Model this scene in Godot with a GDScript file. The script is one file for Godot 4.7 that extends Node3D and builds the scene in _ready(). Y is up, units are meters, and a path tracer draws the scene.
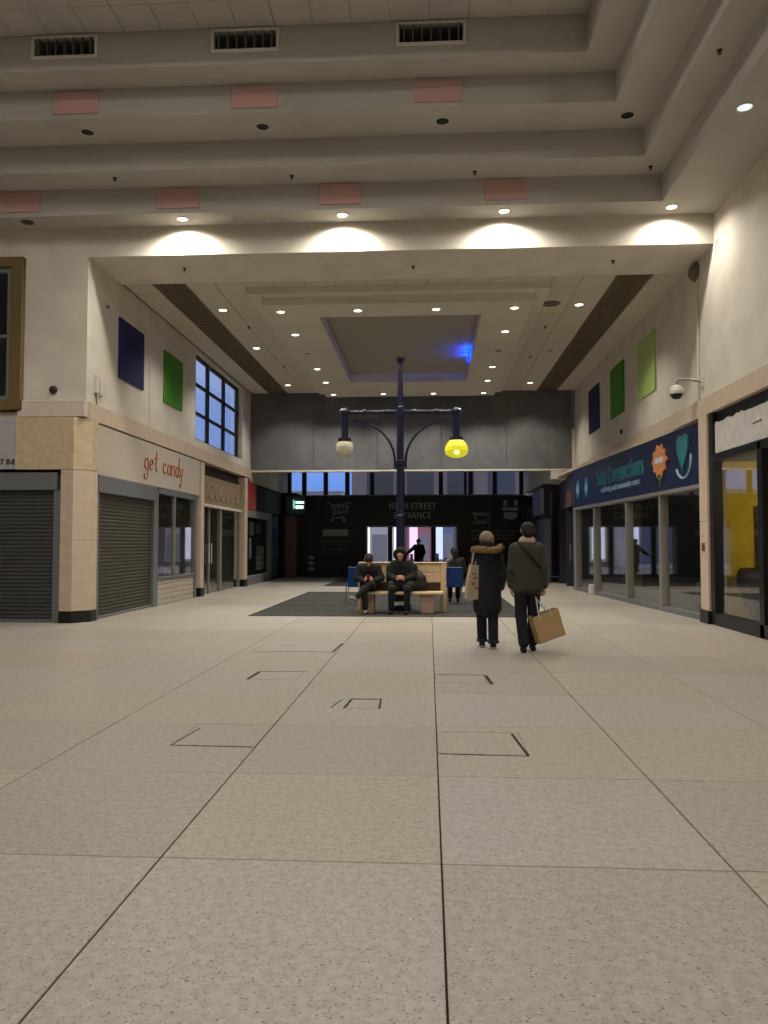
extends Node3D
# A dim shopping arcade seen from a tall hall. x to the east, y up, the arcade runs along -z; d = -z is the distance from the camera.

var names := {}
var mats := {}
var rng := RandomNumberGenerator.new()
var boxes := {}

const WALL_W := -6.51     # corridor wall on the candy shop side
const WALL_E := 5.22      # corridor wall on the community centre side
const FRONT := 14.3       # plane of the wall over the arcade mouth
const CEIL := 6.98        # arcade ceiling
const BULK := 27.9        # grey bulkhead
const END := 35.0         # black hoarding
const CAM_H := 1.48

# ------------------------------------------------------------------ mesh builder
class MB:
	var v := PackedVector3Array()
	var n := PackedVector3Array()
	var uv := PackedVector2Array()
	func tri(a: Vector3, b: Vector3, c: Vector3, na: Vector3, nb: Vector3, nc: Vector3) -> void:
		if (b - a).cross(c - a).dot(na + nb + nc) > 0.0:
			v.append(a); v.append(c); v.append(b)
			n.append(na); n.append(nc); n.append(nb)
		else:
			v.append(a); v.append(b); v.append(c)
			n.append(na); n.append(nb); n.append(nc)
	func face(a: Vector3, b: Vector3, c: Vector3, d: Vector3, nn: Vector3) -> void:
		tri(a, b, c, nn, nn, nn); tri(a, c, d, nn, nn, nn)
	func xbox(t: Transform3D, size: Vector3, bev := 0.0) -> void:
		var h := size / 2.0
		bev = minf(bev, minf(h.x, minf(h.y, h.z)) * 0.9)
		var P := func(s: Vector3, i: int) -> Vector3:
			var q := Vector3(s.x * (h.x - bev), s.y * (h.y - bev), s.z * (h.z - bev))
			q[i] = s[i] * h[i]
			return t * q
		for i in 3:
			var j := (i + 1) % 3
			var k := (i + 2) % 3
			for s in [-1.0, 1.0]:
				var c := []
				for q in [[-1, -1], [1, -1], [1, 1], [-1, 1]]:
					var e := Vector3.ZERO
					e[i] = s; e[j] = q[0]; e[k] = q[1]
					c.append(P.call(e, i))
				var nn := Vector3.ZERO
				nn[i] = s
				face(c[0], c[1], c[2], c[3], (t.basis * nn).normalized())
		if bev <= 0.0: return
		for i in 3:
			var j := (i + 1) % 3
			var k := (i + 2) % 3
			for si in [-1.0, 1.0]:
				for sj in [-1.0, 1.0]:
					var e := Vector3.ZERO; var g := Vector3.ZERO
					e[i] = si; e[j] = sj; e[k] = -1; g[i] = si; g[j] = sj; g[k] = 1
					var nn := Vector3.ZERO
					nn[i] = si; nn[j] = sj
					face(P.call(e, i), P.call(g, i), P.call(g, j), P.call(e, j), (t.basis * nn).normalized())
		for sx in [-1.0, 1.0]:
			for sy in [-1.0, 1.0]:
				for sz in [-1.0, 1.0]:
					var s := Vector3(sx, sy, sz)
					var nn := (t.basis * s).normalized()
					tri(P.call(s, 0), P.call(s, 1), P.call(s, 2), nn, nn, nn)
	func box(a: Vector3, b: Vector3, bev := 0.0) -> void:
		xbox(Transform3D(Basis(), (a + b) / 2.0), (b - a).abs(), bev)
	func tube(path: Array, radii, sides := 8, caps := true, flat := 1.0) -> void:
		var rings := []
		var up := Vector3.UP
		var t0: Vector3 = (path[1] - path[0]).normalized()
		if absf(t0.dot(up)) > 0.9: up = Vector3.RIGHT
		for i in path.size():
			var t: Vector3 = (path[mini(i + 1, path.size() - 1)] - path[maxi(i - 1, 0)]).normalized()
			var s := t.cross(up).normalized()
			up = s.cross(t).normalized()
			var r: float = radii[i] if radii is Array else radii
			var ring := []
			for k in sides:
				var a := TAU * k / sides
				var o := s * cos(a) + up * sin(a) * flat
				ring.append([path[i] + o * r, (s * cos(a) + up * sin(a)).normalized()])
			rings.append(ring)
		for i in path.size() - 1:
			for k in sides:
				var A = rings[i][k]; var B = rings[i][(k + 1) % sides]; var C = rings[i + 1][(k + 1) % sides]; var D = rings[i + 1][k]
				tri(A[0], B[0], C[0], A[1], B[1], C[1]); tri(A[0], C[0], D[0], A[1], C[1], D[1])
		if caps:
			for e in [0, path.size() - 1]:
				var nn: Vector3 = (path[0] - path[1]).normalized() if e == 0 else (path[e] - path[e - 1]).normalized()
				for k in sides:
					tri(path[e], rings[e][k][0], rings[e][(k + 1) % sides][0], nn, nn, nn)
	func lathe(prof: Array, segs := 16, t := Transform3D()) -> void:
		var m := prof.size()
		for i in m - 1:
			var p: Vector2 = prof[i]; var q: Vector2 = prof[i + 1]
			var dn := Vector2(q.y - p.y, p.x - q.x).normalized()
			for k in segs:
				var a := TAU * k / segs; var b := TAU * (k + 1) / segs
				var ca := Vector3(cos(a), 0, sin(a)); var cb := Vector3(cos(b), 0, sin(b))
				var na := (t.basis * (ca * dn.x + Vector3.UP * dn.y)).normalized()
				var nb := (t.basis * (cb * dn.x + Vector3.UP * dn.y)).normalized()
				var A := t * (ca * p.x + Vector3.UP * p.y); var B := t * (cb * p.x + Vector3.UP * p.y)
				var C := t * (cb * q.x + Vector3.UP * q.y); var D := t * (ca * q.x + Vector3.UP * q.y)
				if p.x > 1e-5: tri(A, B, C, na, nb, nb)
				if q.x > 1e-5: tri(A, C, D, na, nb, na)
	func ball(c: Vector3, r: Vector3, segs := 12) -> void:
		var half := segs / 2
		for i in half:
			for k in segs:
				var q := []
				for e in [[i, k], [i + 1, k], [i + 1, k + 1], [i, k + 1]]:
					var th: float = PI * e[0] / half; var ph: float = TAU * e[1] / segs
					q.append(Vector3(sin(th) * cos(ph), cos(th), sin(th) * sin(ph)))
				if i > 0: tri(c + q[0] * r, c + q[1] * r, c + q[3] * r, q[0] / r, q[1] / r, q[3] / r)
				if i < half - 1: tri(c + q[1] * r, c + q[2] * r, c + q[3] * r, q[1] / r, q[2] / r, q[3] / r)
	func prism(poly: PackedVector2Array, depth: float, t := Transform3D()) -> void:   # outline in xy, thickness along z from 0 to depth
		var ix := Geometry2D.triangulate_polygon(poly)
		var z0 := (t.basis * Vector3(0, 0, -1)).normalized()
		var z1 := -z0
		for i in range(0, ix.size(), 3):
			var a := poly[ix[i]]; var b := poly[ix[i + 1]]; var c := poly[ix[i + 2]]
			tri(t * Vector3(a.x, a.y, 0), t * Vector3(b.x, b.y, 0), t * Vector3(c.x, c.y, 0), z0, z0, z0)
			tri(t * Vector3(a.x, a.y, depth), t * Vector3(b.x, b.y, depth), t * Vector3(c.x, c.y, depth), z1, z1, z1)
		var ccw := 1.0 if not Geometry2D.is_polygon_clockwise(poly) else -1.0
		for i in poly.size():
			var a := poly[i]; var b := poly[(i + 1) % poly.size()]
			var e := (b - a) * ccw
			var nn := (t.basis * Vector3(e.y, -e.x, 0)).normalized()
			face(t * Vector3(a.x, a.y, 0), t * Vector3(b.x, b.y, 0), t * Vector3(b.x, b.y, depth), t * Vector3(a.x, a.y, depth), nn)
	static func dist(p: Vector3, b: Array) -> float:
		var a: Vector3 = b[0]
		var ba: Vector3 = b[1] - a
		var h := clampf((p - a).dot(ba) / maxf(ba.length_squared(), 1e-9), 0.0, 1.0)
		return (p - a - ba * h).length() - lerpf(b[2], b[3], h)
	func blob(bones: Array, cell: float, k := 0.03) -> void:   # smooth union of tapered capsules, meshed as surface nets
		var lo := Vector3.INF; var hi := -Vector3.INF
		for b in bones:
			for e in 2:
				var r := Vector3.ONE * float(b[2 + e])
				lo = lo.min(b[e] - r); hi = hi.max(b[e] + r)
		lo -= Vector3.ONE * cell * 3; hi += Vector3.ONE * cell * 3
		var nx := int((hi.x - lo.x) / cell) + 2; var ny := int((hi.y - lo.y) / cell) + 2; var nz := int((hi.z - lo.z) / cell) + 2
		var f := PackedFloat32Array()
		f.resize(nx * ny * nz); f.fill(1.0)
		for b in bones:
			var m: float = maxf(b[2], b[3]) + k + 2.0 * cell
			var A: Vector3 = b[0]; var B: Vector3 = b[1]
			var i0 := ((A.min(B) - Vector3.ONE * m - lo) / cell).floor()
			var i1 := ((A.max(B) + Vector3.ONE * m - lo) / cell).ceil()
			var ba := B - A
			var inv := 1.0 / maxf(ba.length_squared(), 1e-9)
			var ra: float = b[2]; var rb: float = b[3]
			for z in range(maxi(0, int(i0.z)), mini(nz, int(i1.z) + 1)):
				for y in range(maxi(0, int(i0.y)), mini(ny, int(i1.y) + 1)):
					var at := (z * ny + y) * nx
					for x in range(maxi(0, int(i0.x)), mini(nx, int(i1.x) + 1)):
						var p := lo + Vector3(x, y, z) * cell - A
						var h := clampf(p.dot(ba) * inv, 0.0, 1.0)
						var d := (p - ba * h).length() - ra - (rb - ra) * h
						var g := f[at + x]
						var e := maxf(k - absf(d - g), 0.0)
						f[at + x] = minf(d, g) - e * e * 0.25 / k
		var id := PackedInt32Array()
		id.resize(nx * ny * nz); id.fill(-1)
		var pos := PackedVector3Array(); var nor := PackedVector3Array()
		var oy := nx; var oz := nx * ny
		for z in nz - 1:
			for y in ny - 1:
				var at := (z * ny + y) * nx
				for x in nx - 1:
					var q := at + x
					var c := [f[q], f[q + 1], f[q + oy], f[q + oy + 1], f[q + oz], f[q + oz + 1], f[q + oz + oy], f[q + oz + oy + 1]]
					var s := 0
					for e in 8:
						if c[e] < 0.0: s += 1
					if s == 0 or s == 8: continue
					var sum := Vector3.ZERO; var cnt := 0
					for e in 12:
						var ax := e / 4
						var r := e % 4
						var a: int
						if ax == 0: a = r * 2
						elif ax == 1: a = (r & 1) + (r >> 1) * 4
						else: a = r
						var bb := a + (1 << ax)
						if (c[a] < 0.0) != (c[bb] < 0.0):
							var t: float = c[a] / (c[a] - c[bb])
							var p := Vector3(a & 1, (a >> 1) & 1, a >> 2)
							p[ax] += t
							sum += p; cnt += 1
					id[q] = pos.size()
					pos.append(lo + (Vector3(x, y, z) + sum / cnt) * cell)
					nor.append(Vector3(c[1] + c[3] + c[5] + c[7] - c[0] - c[2] - c[4] - c[6], c[2] + c[3] + c[6] + c[7] - c[0] - c[1] - c[4] - c[5], c[4] + c[5] + c[6] + c[7] - c[0] - c[1] - c[2] - c[3]).normalized())
		for z in range(1, nz - 1):
			for y in range(1, ny - 1):
				var at := (z * ny + y) * nx
				for x in range(1, nx - 1):
					var q := at + x
					var s0 := f[q] < 0.0
					for ax in 3:
						var st: int = [1, oy, oz][ax]
						if s0 == (f[q + st] < 0.0): continue
						var o1: int = [oy, oz, 1][ax]; var o2: int = [oz, 1, oy][ax]
						var a := id[q]; var b := id[q - o1]; var c := id[q - o1 - o2]; var d := id[q - o2]
						if a < 0 or b < 0 or c < 0 or d < 0: continue
						tri(pos[a], pos[b], pos[c], nor[a], nor[b], nor[c]); tri(pos[a], pos[c], pos[d], nor[a], nor[c], nor[d])
	func mesh() -> ArrayMesh:
		var arr := []
		arr.resize(Mesh.ARRAY_MAX)
		arr[Mesh.ARRAY_VERTEX] = v
		var nn := PackedVector3Array()
		for q in n: nn.append(q.normalized())
		arr[Mesh.ARRAY_NORMAL] = nn
		var m := ArrayMesh.new()
		m.add_surface_from_arrays(Mesh.PRIMITIVE_TRIANGLES, arr)
		return m

# ------------------------------------------------------------------ naming, tagging
func P(x: float, y: float, d: float) -> Vector3: return Vector3(x, y, -d)
func named(o: Node, called: String, parent: Node) -> void:
	var key := str(parent.get_instance_id()) + called
	var k: int = names.get(key, 0)
	names[key] = k + 1
	o.name = called if k == 0 else "%s_%03d" % [called, k]
	parent.add_child(o, true)
func tag(o: Node, label: String, category: String, group := "", kind := "") -> Node:
	o.set_meta("label", label); o.set_meta("category", category)
	if group: o.set_meta("group", group)
	if kind: o.set_meta("kind", kind)
	return o
func thing(called: String, label: String, category: String, at := Vector3.ZERO, turn := 0.0, group := "", kind := "") -> Node3D:
	var o := Node3D.new()
	named(o, called, self)
	o.position = at; o.rotation.y = turn
	tag(o, label, category, group, kind)
	return o
func inst(mesh: Mesh, called: String, m: Material, parent: Node, t := Transform3D()) -> MeshInstance3D:
	var o := MeshInstance3D.new()
	o.mesh = mesh; o.material_override = m; o.transform = t
	named(o, called, parent)
	return o
func part(mb: MB, called: String, m: Material, parent: Node) -> MeshInstance3D:
	return inst(mb.mesh(), called, m, parent)
func bpart(a: Vector3, b: Vector3, called: String, m: Material, parent: Node, bev := 0.0) -> MeshInstance3D:   # box part; alike boxes share a mesh
	var size := (b - a).abs()
	var key := "%.3f_%.3f_%.3f_%.3f" % [size.x, size.y, size.z, bev]
	if not boxes.has(key):
		var mb := MB.new()
		mb.xbox(Transform3D(), size, bev)
		boxes[key] = mb.mesh()
	return inst(boxes[key], called, m, parent, Transform3D(Basis(), (a + b) / 2.0))
func text(words: String, w: float, h: float, at: Vector3, called: String, m: Material, parent: Node, face := "Droid Sans", weight := 700) -> void:
	var font := SystemFont.new()
	font.font_names = PackedStringArray([face]); font.font_weight = weight
	var whole := TextMesh.new()
	whole.font = font; whole.text = words; whole.font_size = 40; whole.pixel_size = 0.01; whole.depth = 0.02
	var box := whole.get_aabb()
	var s := Vector3(w / box.size.x, h / box.size.y, 1)
	for i in words.length():
		if words[i] == " ": continue
		var tm := TextMesh.new()
		tm.font = font; tm.text = words[i]; tm.font_size = 40; tm.pixel_size = 0.01; tm.depth = 0.02; tm.curve_step = 2.0
		tm.horizontal_alignment = HORIZONTAL_ALIGNMENT_LEFT; tm.vertical_alignment = VERTICAL_ALIGNMENT_CENTER
		var x0 := font.get_string_size(words.substr(0, i), HORIZONTAL_ALIGNMENT_LEFT, -1, 40).x * 0.01
		var off := Vector3((x0 + box.position.x - box.get_center().x) * s.x, -box.get_center().y * s.y, 0)
		inst(tm, called, m, parent, Transform3D(Basis.from_scale(s), at + off))

# ------------------------------------------------------------------ materials
func mat(key: String, c: Color, rough := 0.8, metal := 0.0) -> StandardMaterial3D:
	if mats.has(key): return mats[key]
	var m := StandardMaterial3D.new()
	m.resource_name = key; m.albedo_color = c; m.roughness = rough; m.metallic = metal
	mats[key] = m
	return m
func noise_image(seed_: int, freq: float, a: Color, b: Color, size := 256, octaves := 4) -> Image:
	var f := FastNoiseLite.new()
	f.seed = seed_; f.frequency = freq; f.fractal_octaves = octaves; f.noise_type = FastNoiseLite.TYPE_SIMPLEX
	var g := f.get_seamless_image(size, size)
	g.convert(Image.FORMAT_L8)
	var src := g.get_data()
	var out := PackedByteArray()
	out.resize(size * size * 3)
	for i in size * size:
		var c := a.lerp(b, src[i] / 255.0)
		out[i * 3] = int(clampf(c.r, 0, 1) * 255); out[i * 3 + 1] = int(clampf(c.g, 0, 1) * 255); out[i * 3 + 2] = int(clampf(c.b, 0, 1) * 255)
	return Image.create_from_data(size, size, false, Image.FORMAT_RGB8, out)
func textured(key: String, img: Image, metres: float, rough := 0.8) -> StandardMaterial3D:
	if mats.has(key): return mats[key]
	var m := mat(key, Color.WHITE, rough)
	img.generate_mipmaps()
	m.albedo_texture = ImageTexture.create_from_image(img)
	m.uv1_triplanar = true; m.uv1_world_triplanar = true
	m.uv1_scale = Vector3.ONE / metres
	return m
func glow(key: String, c: Color, e: float) -> StandardMaterial3D:
	if mats.has(key): return mats[key]
	var m := mat(key, c, 0.5)
	m.emission_enabled = true; m.emission = c; m.emission_energy_multiplier = e
	return m
func glass(key: String, c: Color) -> StandardMaterial3D:
	if mats.has(key): return mats[key]
	var m := mat(key, c, 0.02)
	m.transparency = BaseMaterial3D.TRANSPARENCY_ALPHA
	m.metallic_specular = 0.5
	return m
func make_materials() -> void:
	# terrazzo: pale ground with darker and paler chips
	var img := noise_image(11, 0.03, Color(0.61, 0.585, 0.55), Color(0.70, 0.675, 0.64), 1024, 5)
	rng.seed = 5
	for i in 15000:
		var x := rng.randi_range(0, 1020); var y := rng.randi_range(0, 1020)
		var dark := rng.randf() < 0.72
		var c := Color(0.36, 0.33, 0.29) if dark else Color(0.80, 0.77, 0.71)
		var w := rng.randi_range(1, 5); var h := rng.randi_range(1, 4)
		var s := rng.randf_range(0.25, 0.85)
		for yy in h:
			for xx in w:
				if (xx == 0 or xx == w - 1) and (yy == 0 or yy == h - 1) and w > 2 and h > 2: continue
				var px := (x + xx) % 1024; var py := (y + yy) % 1024
				img.set_pixel(px, py, img.get_pixel(px, py).lerp(c, s))
	for k in 3:
		var m := textured("terrazzo_%d" % k, img if k == 0 else img, 2.3, 0.42)
		m.albedo_color = [Color(1, 1, 1), Color(0.965, 0.96, 0.95), Color(1, 0.985, 0.955)][k]
		m.uv1_offset = Vector3(k * 0.37, 0, k * 0.21)
	textured("plaster", noise_image(3, 0.01, Color(0.775, 0.745, 0.70), Color(0.835, 0.805, 0.76)), 3.0, 0.85)
	textured("ceiling_plaster", noise_image(4, 0.008, Color(0.77, 0.745, 0.695), Color(0.81, 0.785, 0.735)), 4.0, 0.9)
	textured("hall_plaster", noise_image(5, 0.008, Color(0.675, 0.66, 0.63), Color(0.72, 0.705, 0.675)), 4.0, 0.9)
	textured("stone", noise_image(7, 0.02, Color(0.71, 0.63, 0.52), Color(0.79, 0.71, 0.60)), 1.1, 0.55)
	textured("pink_stone", noise_image(8, 0.02, Color(0.73, 0.655, 0.58), Color(0.79, 0.715, 0.64)), 1.3, 0.6)
	textured("trim_white", noise_image(9, 0.02, Color(0.76, 0.71, 0.66), Color(0.80, 0.755, 0.705)), 1.0, 0.6)
	textured("tile_white", noise_image(10, 0.12, Color(0.74, 0.71, 0.655), Color(0.79, 0.76, 0.705)), 0.6, 0.95)
	textured("carpet", noise_image(12, 0.03, Color(0.13, 0.13, 0.125), Color(0.26, 0.255, 0.24)), 1.2, 0.95)
	textured("bulkhead_grey", noise_image(13, 0.01, Color(0.345, 0.345, 0.355), Color(0.415, 0.415, 0.42)), 3.0, 0.6)
	textured("faded_board", noise_image(14, 0.05, Color(0.40, 0.33, 0.25), Color(0.60, 0.52, 0.42)), 0.9, 0.8)
	textured("timber", noise_image(15, 0.03, Color(0.68, 0.58, 0.44), Color(0.80, 0.71, 0.57)), 0.5, 0.55)
	textured("brick_wall", noise_image(16, 0.05, Color(0.42, 0.37, 0.36), Color(0.55, 0.49, 0.47)), 2.0, 0.9)
	textured("asphalt", noise_image(17, 0.1, Color(0.38, 0.38, 0.39), Color(0.48, 0.48, 0.49)), 2.0, 0.9)
	textured("kraft", noise_image(18, 0.04, Color(0.65, 0.53, 0.37), Color(0.74, 0.62, 0.45)), 0.4, 0.8)
	textured("fur", noise_image(19, 0.08, Color(0.20, 0.14, 0.08), Color(0.70, 0.56, 0.38)), 0.12, 1.0)
	textured("yellow_paint", noise_image(20, 0.015, Color(0.78, 0.68, 0.04), Color(0.84, 0.74, 0.08)), 2.0, 0.7)
	textured("white_sheet", noise_image(21, 0.02, Color(0.74, 0.72, 0.71), Color(0.82, 0.80, 0.79)), 1.5, 0.6)
	mat("joint", Color(0.16, 0.14, 0.12), 0.9)
	mat("black", Color(0.025, 0.025, 0.025), 0.4)
	mat("matt_black", Color(0.03, 0.03, 0.032), 0.85)
	mat("hoarding", Color(0.02, 0.026, 0.034), 0.45)
	mat("shutter_grey", Color(0.30, 0.30, 0.30), 0.45, 0.3)
	mat("shutter_brown", Color(0.29, 0.28, 0.24), 0.45, 0.3)
	mat("shutter_frame", Color(0.46, 0.47, 0.48), 0.45, 0.3)
	mat("grille_brown", Color(0.53, 0.48, 0.39), 0.7)
	mat("duct", Color(0.50, 0.50, 0.49), 0.6)
	mat("navy_metal", Color(0.03, 0.04, 0.20), 0.4)
	mat("mullion", Color(0.07, 0.08, 0.10), 0.5)
	mat("alu", Color(0.55, 0.53, 0.50), 0.4, 0.3)
	mat("white_paint", Color(0.80, 0.78, 0.74), 0.5)
	mat("pink", Color(0.77, 0.61, 0.59), 0.8)
	mat("panel_blue", Color(0.04, 0.045, 0.30), 0.7)
	mat("panel_green", Color(0.26, 0.52, 0.09), 0.7)
	mat("panel_lime", Color(0.65, 0.75, 0.45), 0.7)
	mat("oak_frame", Color(0.42, 0.34, 0.20), 0.5)
	mat("sign_beige", Color(0.70, 0.66, 0.61), 0.6)
	mat("sign_grey", Color(0.66, 0.65, 0.66), 0.6)
	mat("sign_navy", Color(0.03, 0.08, 0.22), 0.45)
	mat("teal", Color(0.14, 0.42, 0.45), 0.5)
	mat("pale_blue", Color(0.52, 0.62, 0.72), 0.5)
	mat("orange", Color(0.77, 0.50, 0.31), 0.6)
	mat("letter_orange", Color(0.62, 0.34, 0.20), 0.6)
	mat("letter_dark", Color(0.06, 0.06, 0.07), 0.6)
	mat("letter_grey", Color(0.62, 0.64, 0.66), 0.6)
	mat("letter_dim", Color(0.26, 0.31, 0.32), 0.6)
	mat("letter_white", Color(0.75, 0.77, 0.8), 0.6)
	mat("red", Color(0.60, 0.05, 0.05), 0.5)
	mat("blue_seat", Color(0.05, 0.22, 0.45), 0.5)
	mat("room_dark", Color(0.40, 0.39, 0.38), 0.9)
	mat("charcoal_carpet", Color(0.23, 0.23, 0.24), 0.95)
	mat("room_floor", Color(0.16, 0.15, 0.14), 0.7)
	mat("room_pale", Color(0.46, 0.45, 0.43), 0.9)
	mat("lens_off", Color(0.13, 0.12, 0.11), 0.3)
	mat("globe_off", Color(0.80, 0.77, 0.70), 0.25)
	mat("skin", Color(0.72, 0.50, 0.42), 0.6)
	mat("eye", Color(0.05, 0.04, 0.035), 0.3)
	mat("lips", Color(0.55, 0.28, 0.26), 0.6)
	glass("pane", Color(0.6, 0.62, 0.63, 0.01))
	glass("street_pane", Color(0.6, 0.62, 0.63, 0.008))
	glow("lamp_lens", Color(1.0, 0.95, 0.84), 6.0)
	glow("lamp_lens_soft", Color(0.92, 0.96, 1.0), 0.9)

# ------------------------------------------------------------------ start
func _ready() -> void:
	set_camera_and_light()
	make_materials()
	build_floor()
	build_hall_ceiling()
	build_front_wall()
	build_arcade_shell()
	build_arcade_ceiling()
	build_candy_side()
	build_centre_side()
	build_far_end()
	build_street()
	build_lamps()
	build_wall_fittings()
	build_furniture()
	build_people()

func set_camera_and_light() -> void:
	var cam := Camera3D.new()
	cam.name = "camera"
	cam.fov = 66.901
	cam.position = Vector3(0, CAM_H, 0)
	cam.rotation_degrees = Vector3(2.3644, 3.3203, 0)
	cam.far = 300.0
	add_child(cam)
	cam.current = true
	var sky := ProceduralSkyMaterial.new()
	sky.sky_top_color = Color(1.55, 1.56, 1.61); sky.sky_horizon_color = Color(0.27, 0.54, 0.93)
	sky.sky_curve = 1.0      # overcast: brightest overhead
	sky.ground_bottom_color = Color(0.2, 0.2, 0.2); sky.ground_horizon_color = Color(0.5, 0.6, 0.75)
	sky.sky_energy_multiplier = 1.0
	var env := Environment.new()
	env.background_mode = Environment.BG_SKY
	env.sky = Sky.new()
	env.sky.sky_material = sky
	env.tonemap_mode = Environment.TONE_MAPPER_LINEAR
	env.tonemap_exposure = 0.93
	env.sdfgi_enabled = true; env.ssao_enabled = true; env.ssil_enabled = true
	var we := WorldEnvironment.new()
	we.name = "environment"
	we.environment = env
	add_child(we)

# ------------------------------------------------------------------ floor
const JX := 0.055
const JZ := 3.66
const MX := 1.325
const MZ := 1.36
func build_floor() -> void:
	var fl := thing("floor", "pale speckled terrazzo floor of large square slabs with thin dark joints", "floor", Vector3.ZERO, 0.0, "", "structure")
	var mb := MB.new()
	mb.box(P(-17.6, -0.3, -12.4), P(5.6, -0.02, 36.0))
	part(mb, "screed", mats["joint"], fl)
	var made := 0
	rng.seed = 21
	for r in range(-1, 24):
		var d0 := JZ + MZ * r; var d1 := d0 + MZ
		for c in range(-7, 5):
			var x0 := JX + MX * c; var x1 := x0 + MX
			var lim0 := -9.3 if d0 < 13.5 else -6.9
			var far_x := maxf(absf(x0), absf(x1))
			if d1 < 14.2 and minf(absf(x0), absf(x1)) > d1 * 0.62 + 0.6: continue
			if x1 < lim0 or x0 > 5.4 or far_x > 40: continue
			bpart(P(x0 + 0.004, -0.05, minf(d1, 35.1) - 0.004), P(minf(x1, 5.5) - 0.004, 0, d0 + 0.004), "slab", mats["terrazzo_%d" % (rng.randi() % 3)], fl, 0.003)
			made += 1
	print("slabs ", made)
	# the hall floor beyond the frame, in long runs of the same terrazzo
	mb = MB.new()
	mb.box(P(-17.4, -0.05, -12.2), P(5.4, 0, JZ - MZ - 0.006))
	mb.box(P(-17.4, -0.05, JZ - MZ), P(JX + MX * -7 - 0.01, 0, 14.3))
	mb.box(P(3.2, -0.05, JZ - MZ), P(5.4, -0.004, JZ + MZ * 7)); mb.box(P(-9.2, -0.05, JZ - MZ), P(-3.0, -0.004, JZ + MZ * 7))
	part(mb, "terrazzo_run", mats["terrazzo_0"], fl)
	# access covers let into the slabs: thin frames, partly black where the filler is gone
	var cov := [[-1.90, -1.27, 5.66, 6.35, "wl"], [-2.45, -1.32, 10.5, 11.4, "ne"], [-1.99, -1.45, 8.45, 9.0, "sw"],
		[0.06, 0.62, 8.35, 8.95, "es"], [0.06, 0.70, 5.55, 6.2, "e"], [-0.75, -0.46, 7.02, 7.45, "m"]]
	for i in cov.size():
		var q: Array = cov[i]
		var t := MB.new()
		var w := 0.008
		t.box(P(q[0], -0.001, q[2]), P(q[1], 0.0015, q[2] + w)); t.box(P(q[0], -0.001, q[3] - w), P(q[1], 0.0015, q[3]))
		t.box(P(q[0], -0.001, q[2]), P(q[0] + w, 0.0015, q[3])); t.box(P(q[1] - w, -0.001, q[2]), P(q[1], 0.0015, q[3]))
		part(t, "cover_frame", mat("cover_frame", Color(0.52, 0.48, 0.42), 0.5), fl)
	var dark := [[-1.90, 5.67, -1.29, 5.65, 0.012], [-1.90, 5.67, -1.84, 6.2, 0.008], [0.07, 5.55, 0.38, 5.53, 0.014], [0.38, 5.53, 0.69, 5.52, 0.006], [0.69, 5.53, 0.64, 6.15, 0.02],
		[-0.77, 7.02, -0.74, 7.42, 0.02], [-0.74, 7.44, -0.46, 7.44, 0.022], [-0.46, 7.45, -0.45, 7.02, 0.016], [-0.89, 7.05, -0.83, 7.4, 0.01],
		[-1.32, 10.6, -1.29, 11.55, 0.028], [-2.42, 10.65, -1.34, 10.65, 0.01], [-1.99, 8.45, -1.96, 8.95, 0.035], [-1.95, 8.98, -1.42, 9.0, 0.012], [0.08, 8.86, 0.62, 8.86, 0.01], [0.63, 8.86, 0.66, 8.3, 0.04]]
	for q in dark:
		var a := P(q[0], 0.0005, q[1]); var b := P(q[2], 0.0005, q[3])
		var t := MB.new()
		var dir := (b - a).normalized()
		t.xbox(Transform3D(Basis(dir, Vector3.UP, dir.cross(Vector3.UP)), (a + b) / 2.0), Vector3((b - a).length(), 0.005, q[4]))
		part(t, "open_joint", mats["joint"], fl)
	# entrance matting
	var m1 := thing("entrance_mat", "large dark grey carpet mat with ribbed bands under the bench", "mat", P(-0.86, 0, 19.8))
	rng.seed = 77
	for k in 10:
		bpart(Vector3(-2.86, 0.001, 3.98 - k * 0.8), Vector3(2.86, 0.012, 3.98 - (k + 1) * 0.8 + 0.012), "mat_strip", mat("carpet_band_%d" % (k % 2), Color.WHITE) if false else carpet_tone(k % 2), m1, 0.004)
	var m2 := thing("entrance_mat", "dark carpet mat laid in front of the black entrance hoarding", "mat", P(-0.86, 0, 31.0))
	for k in 4:
		bpart(Vector3(-2.86, 0.001, 3.8 - k * 1.9), Vector3(2.86, 0.012, 3.8 - (k + 1) * 1.9 + 0.012), "mat_strip", carpet_tone(k % 2), m2, 0.004)

func carpet_tone(k: int) -> StandardMaterial3D:
	if k == 0: return mats["carpet"]
	if not mats.has("carpet_b"):
		var m: StandardMaterial3D = mats["carpet"].duplicate()
		m.resource_name = "carpet_b"; m.albedo_color = Color(0.84, 0.85, 0.82); m.uv1_offset = Vector3(0.3, 0.1, 0.6)
		mats["carpet_b"] = m
	return mats["carpet_b"]

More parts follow.
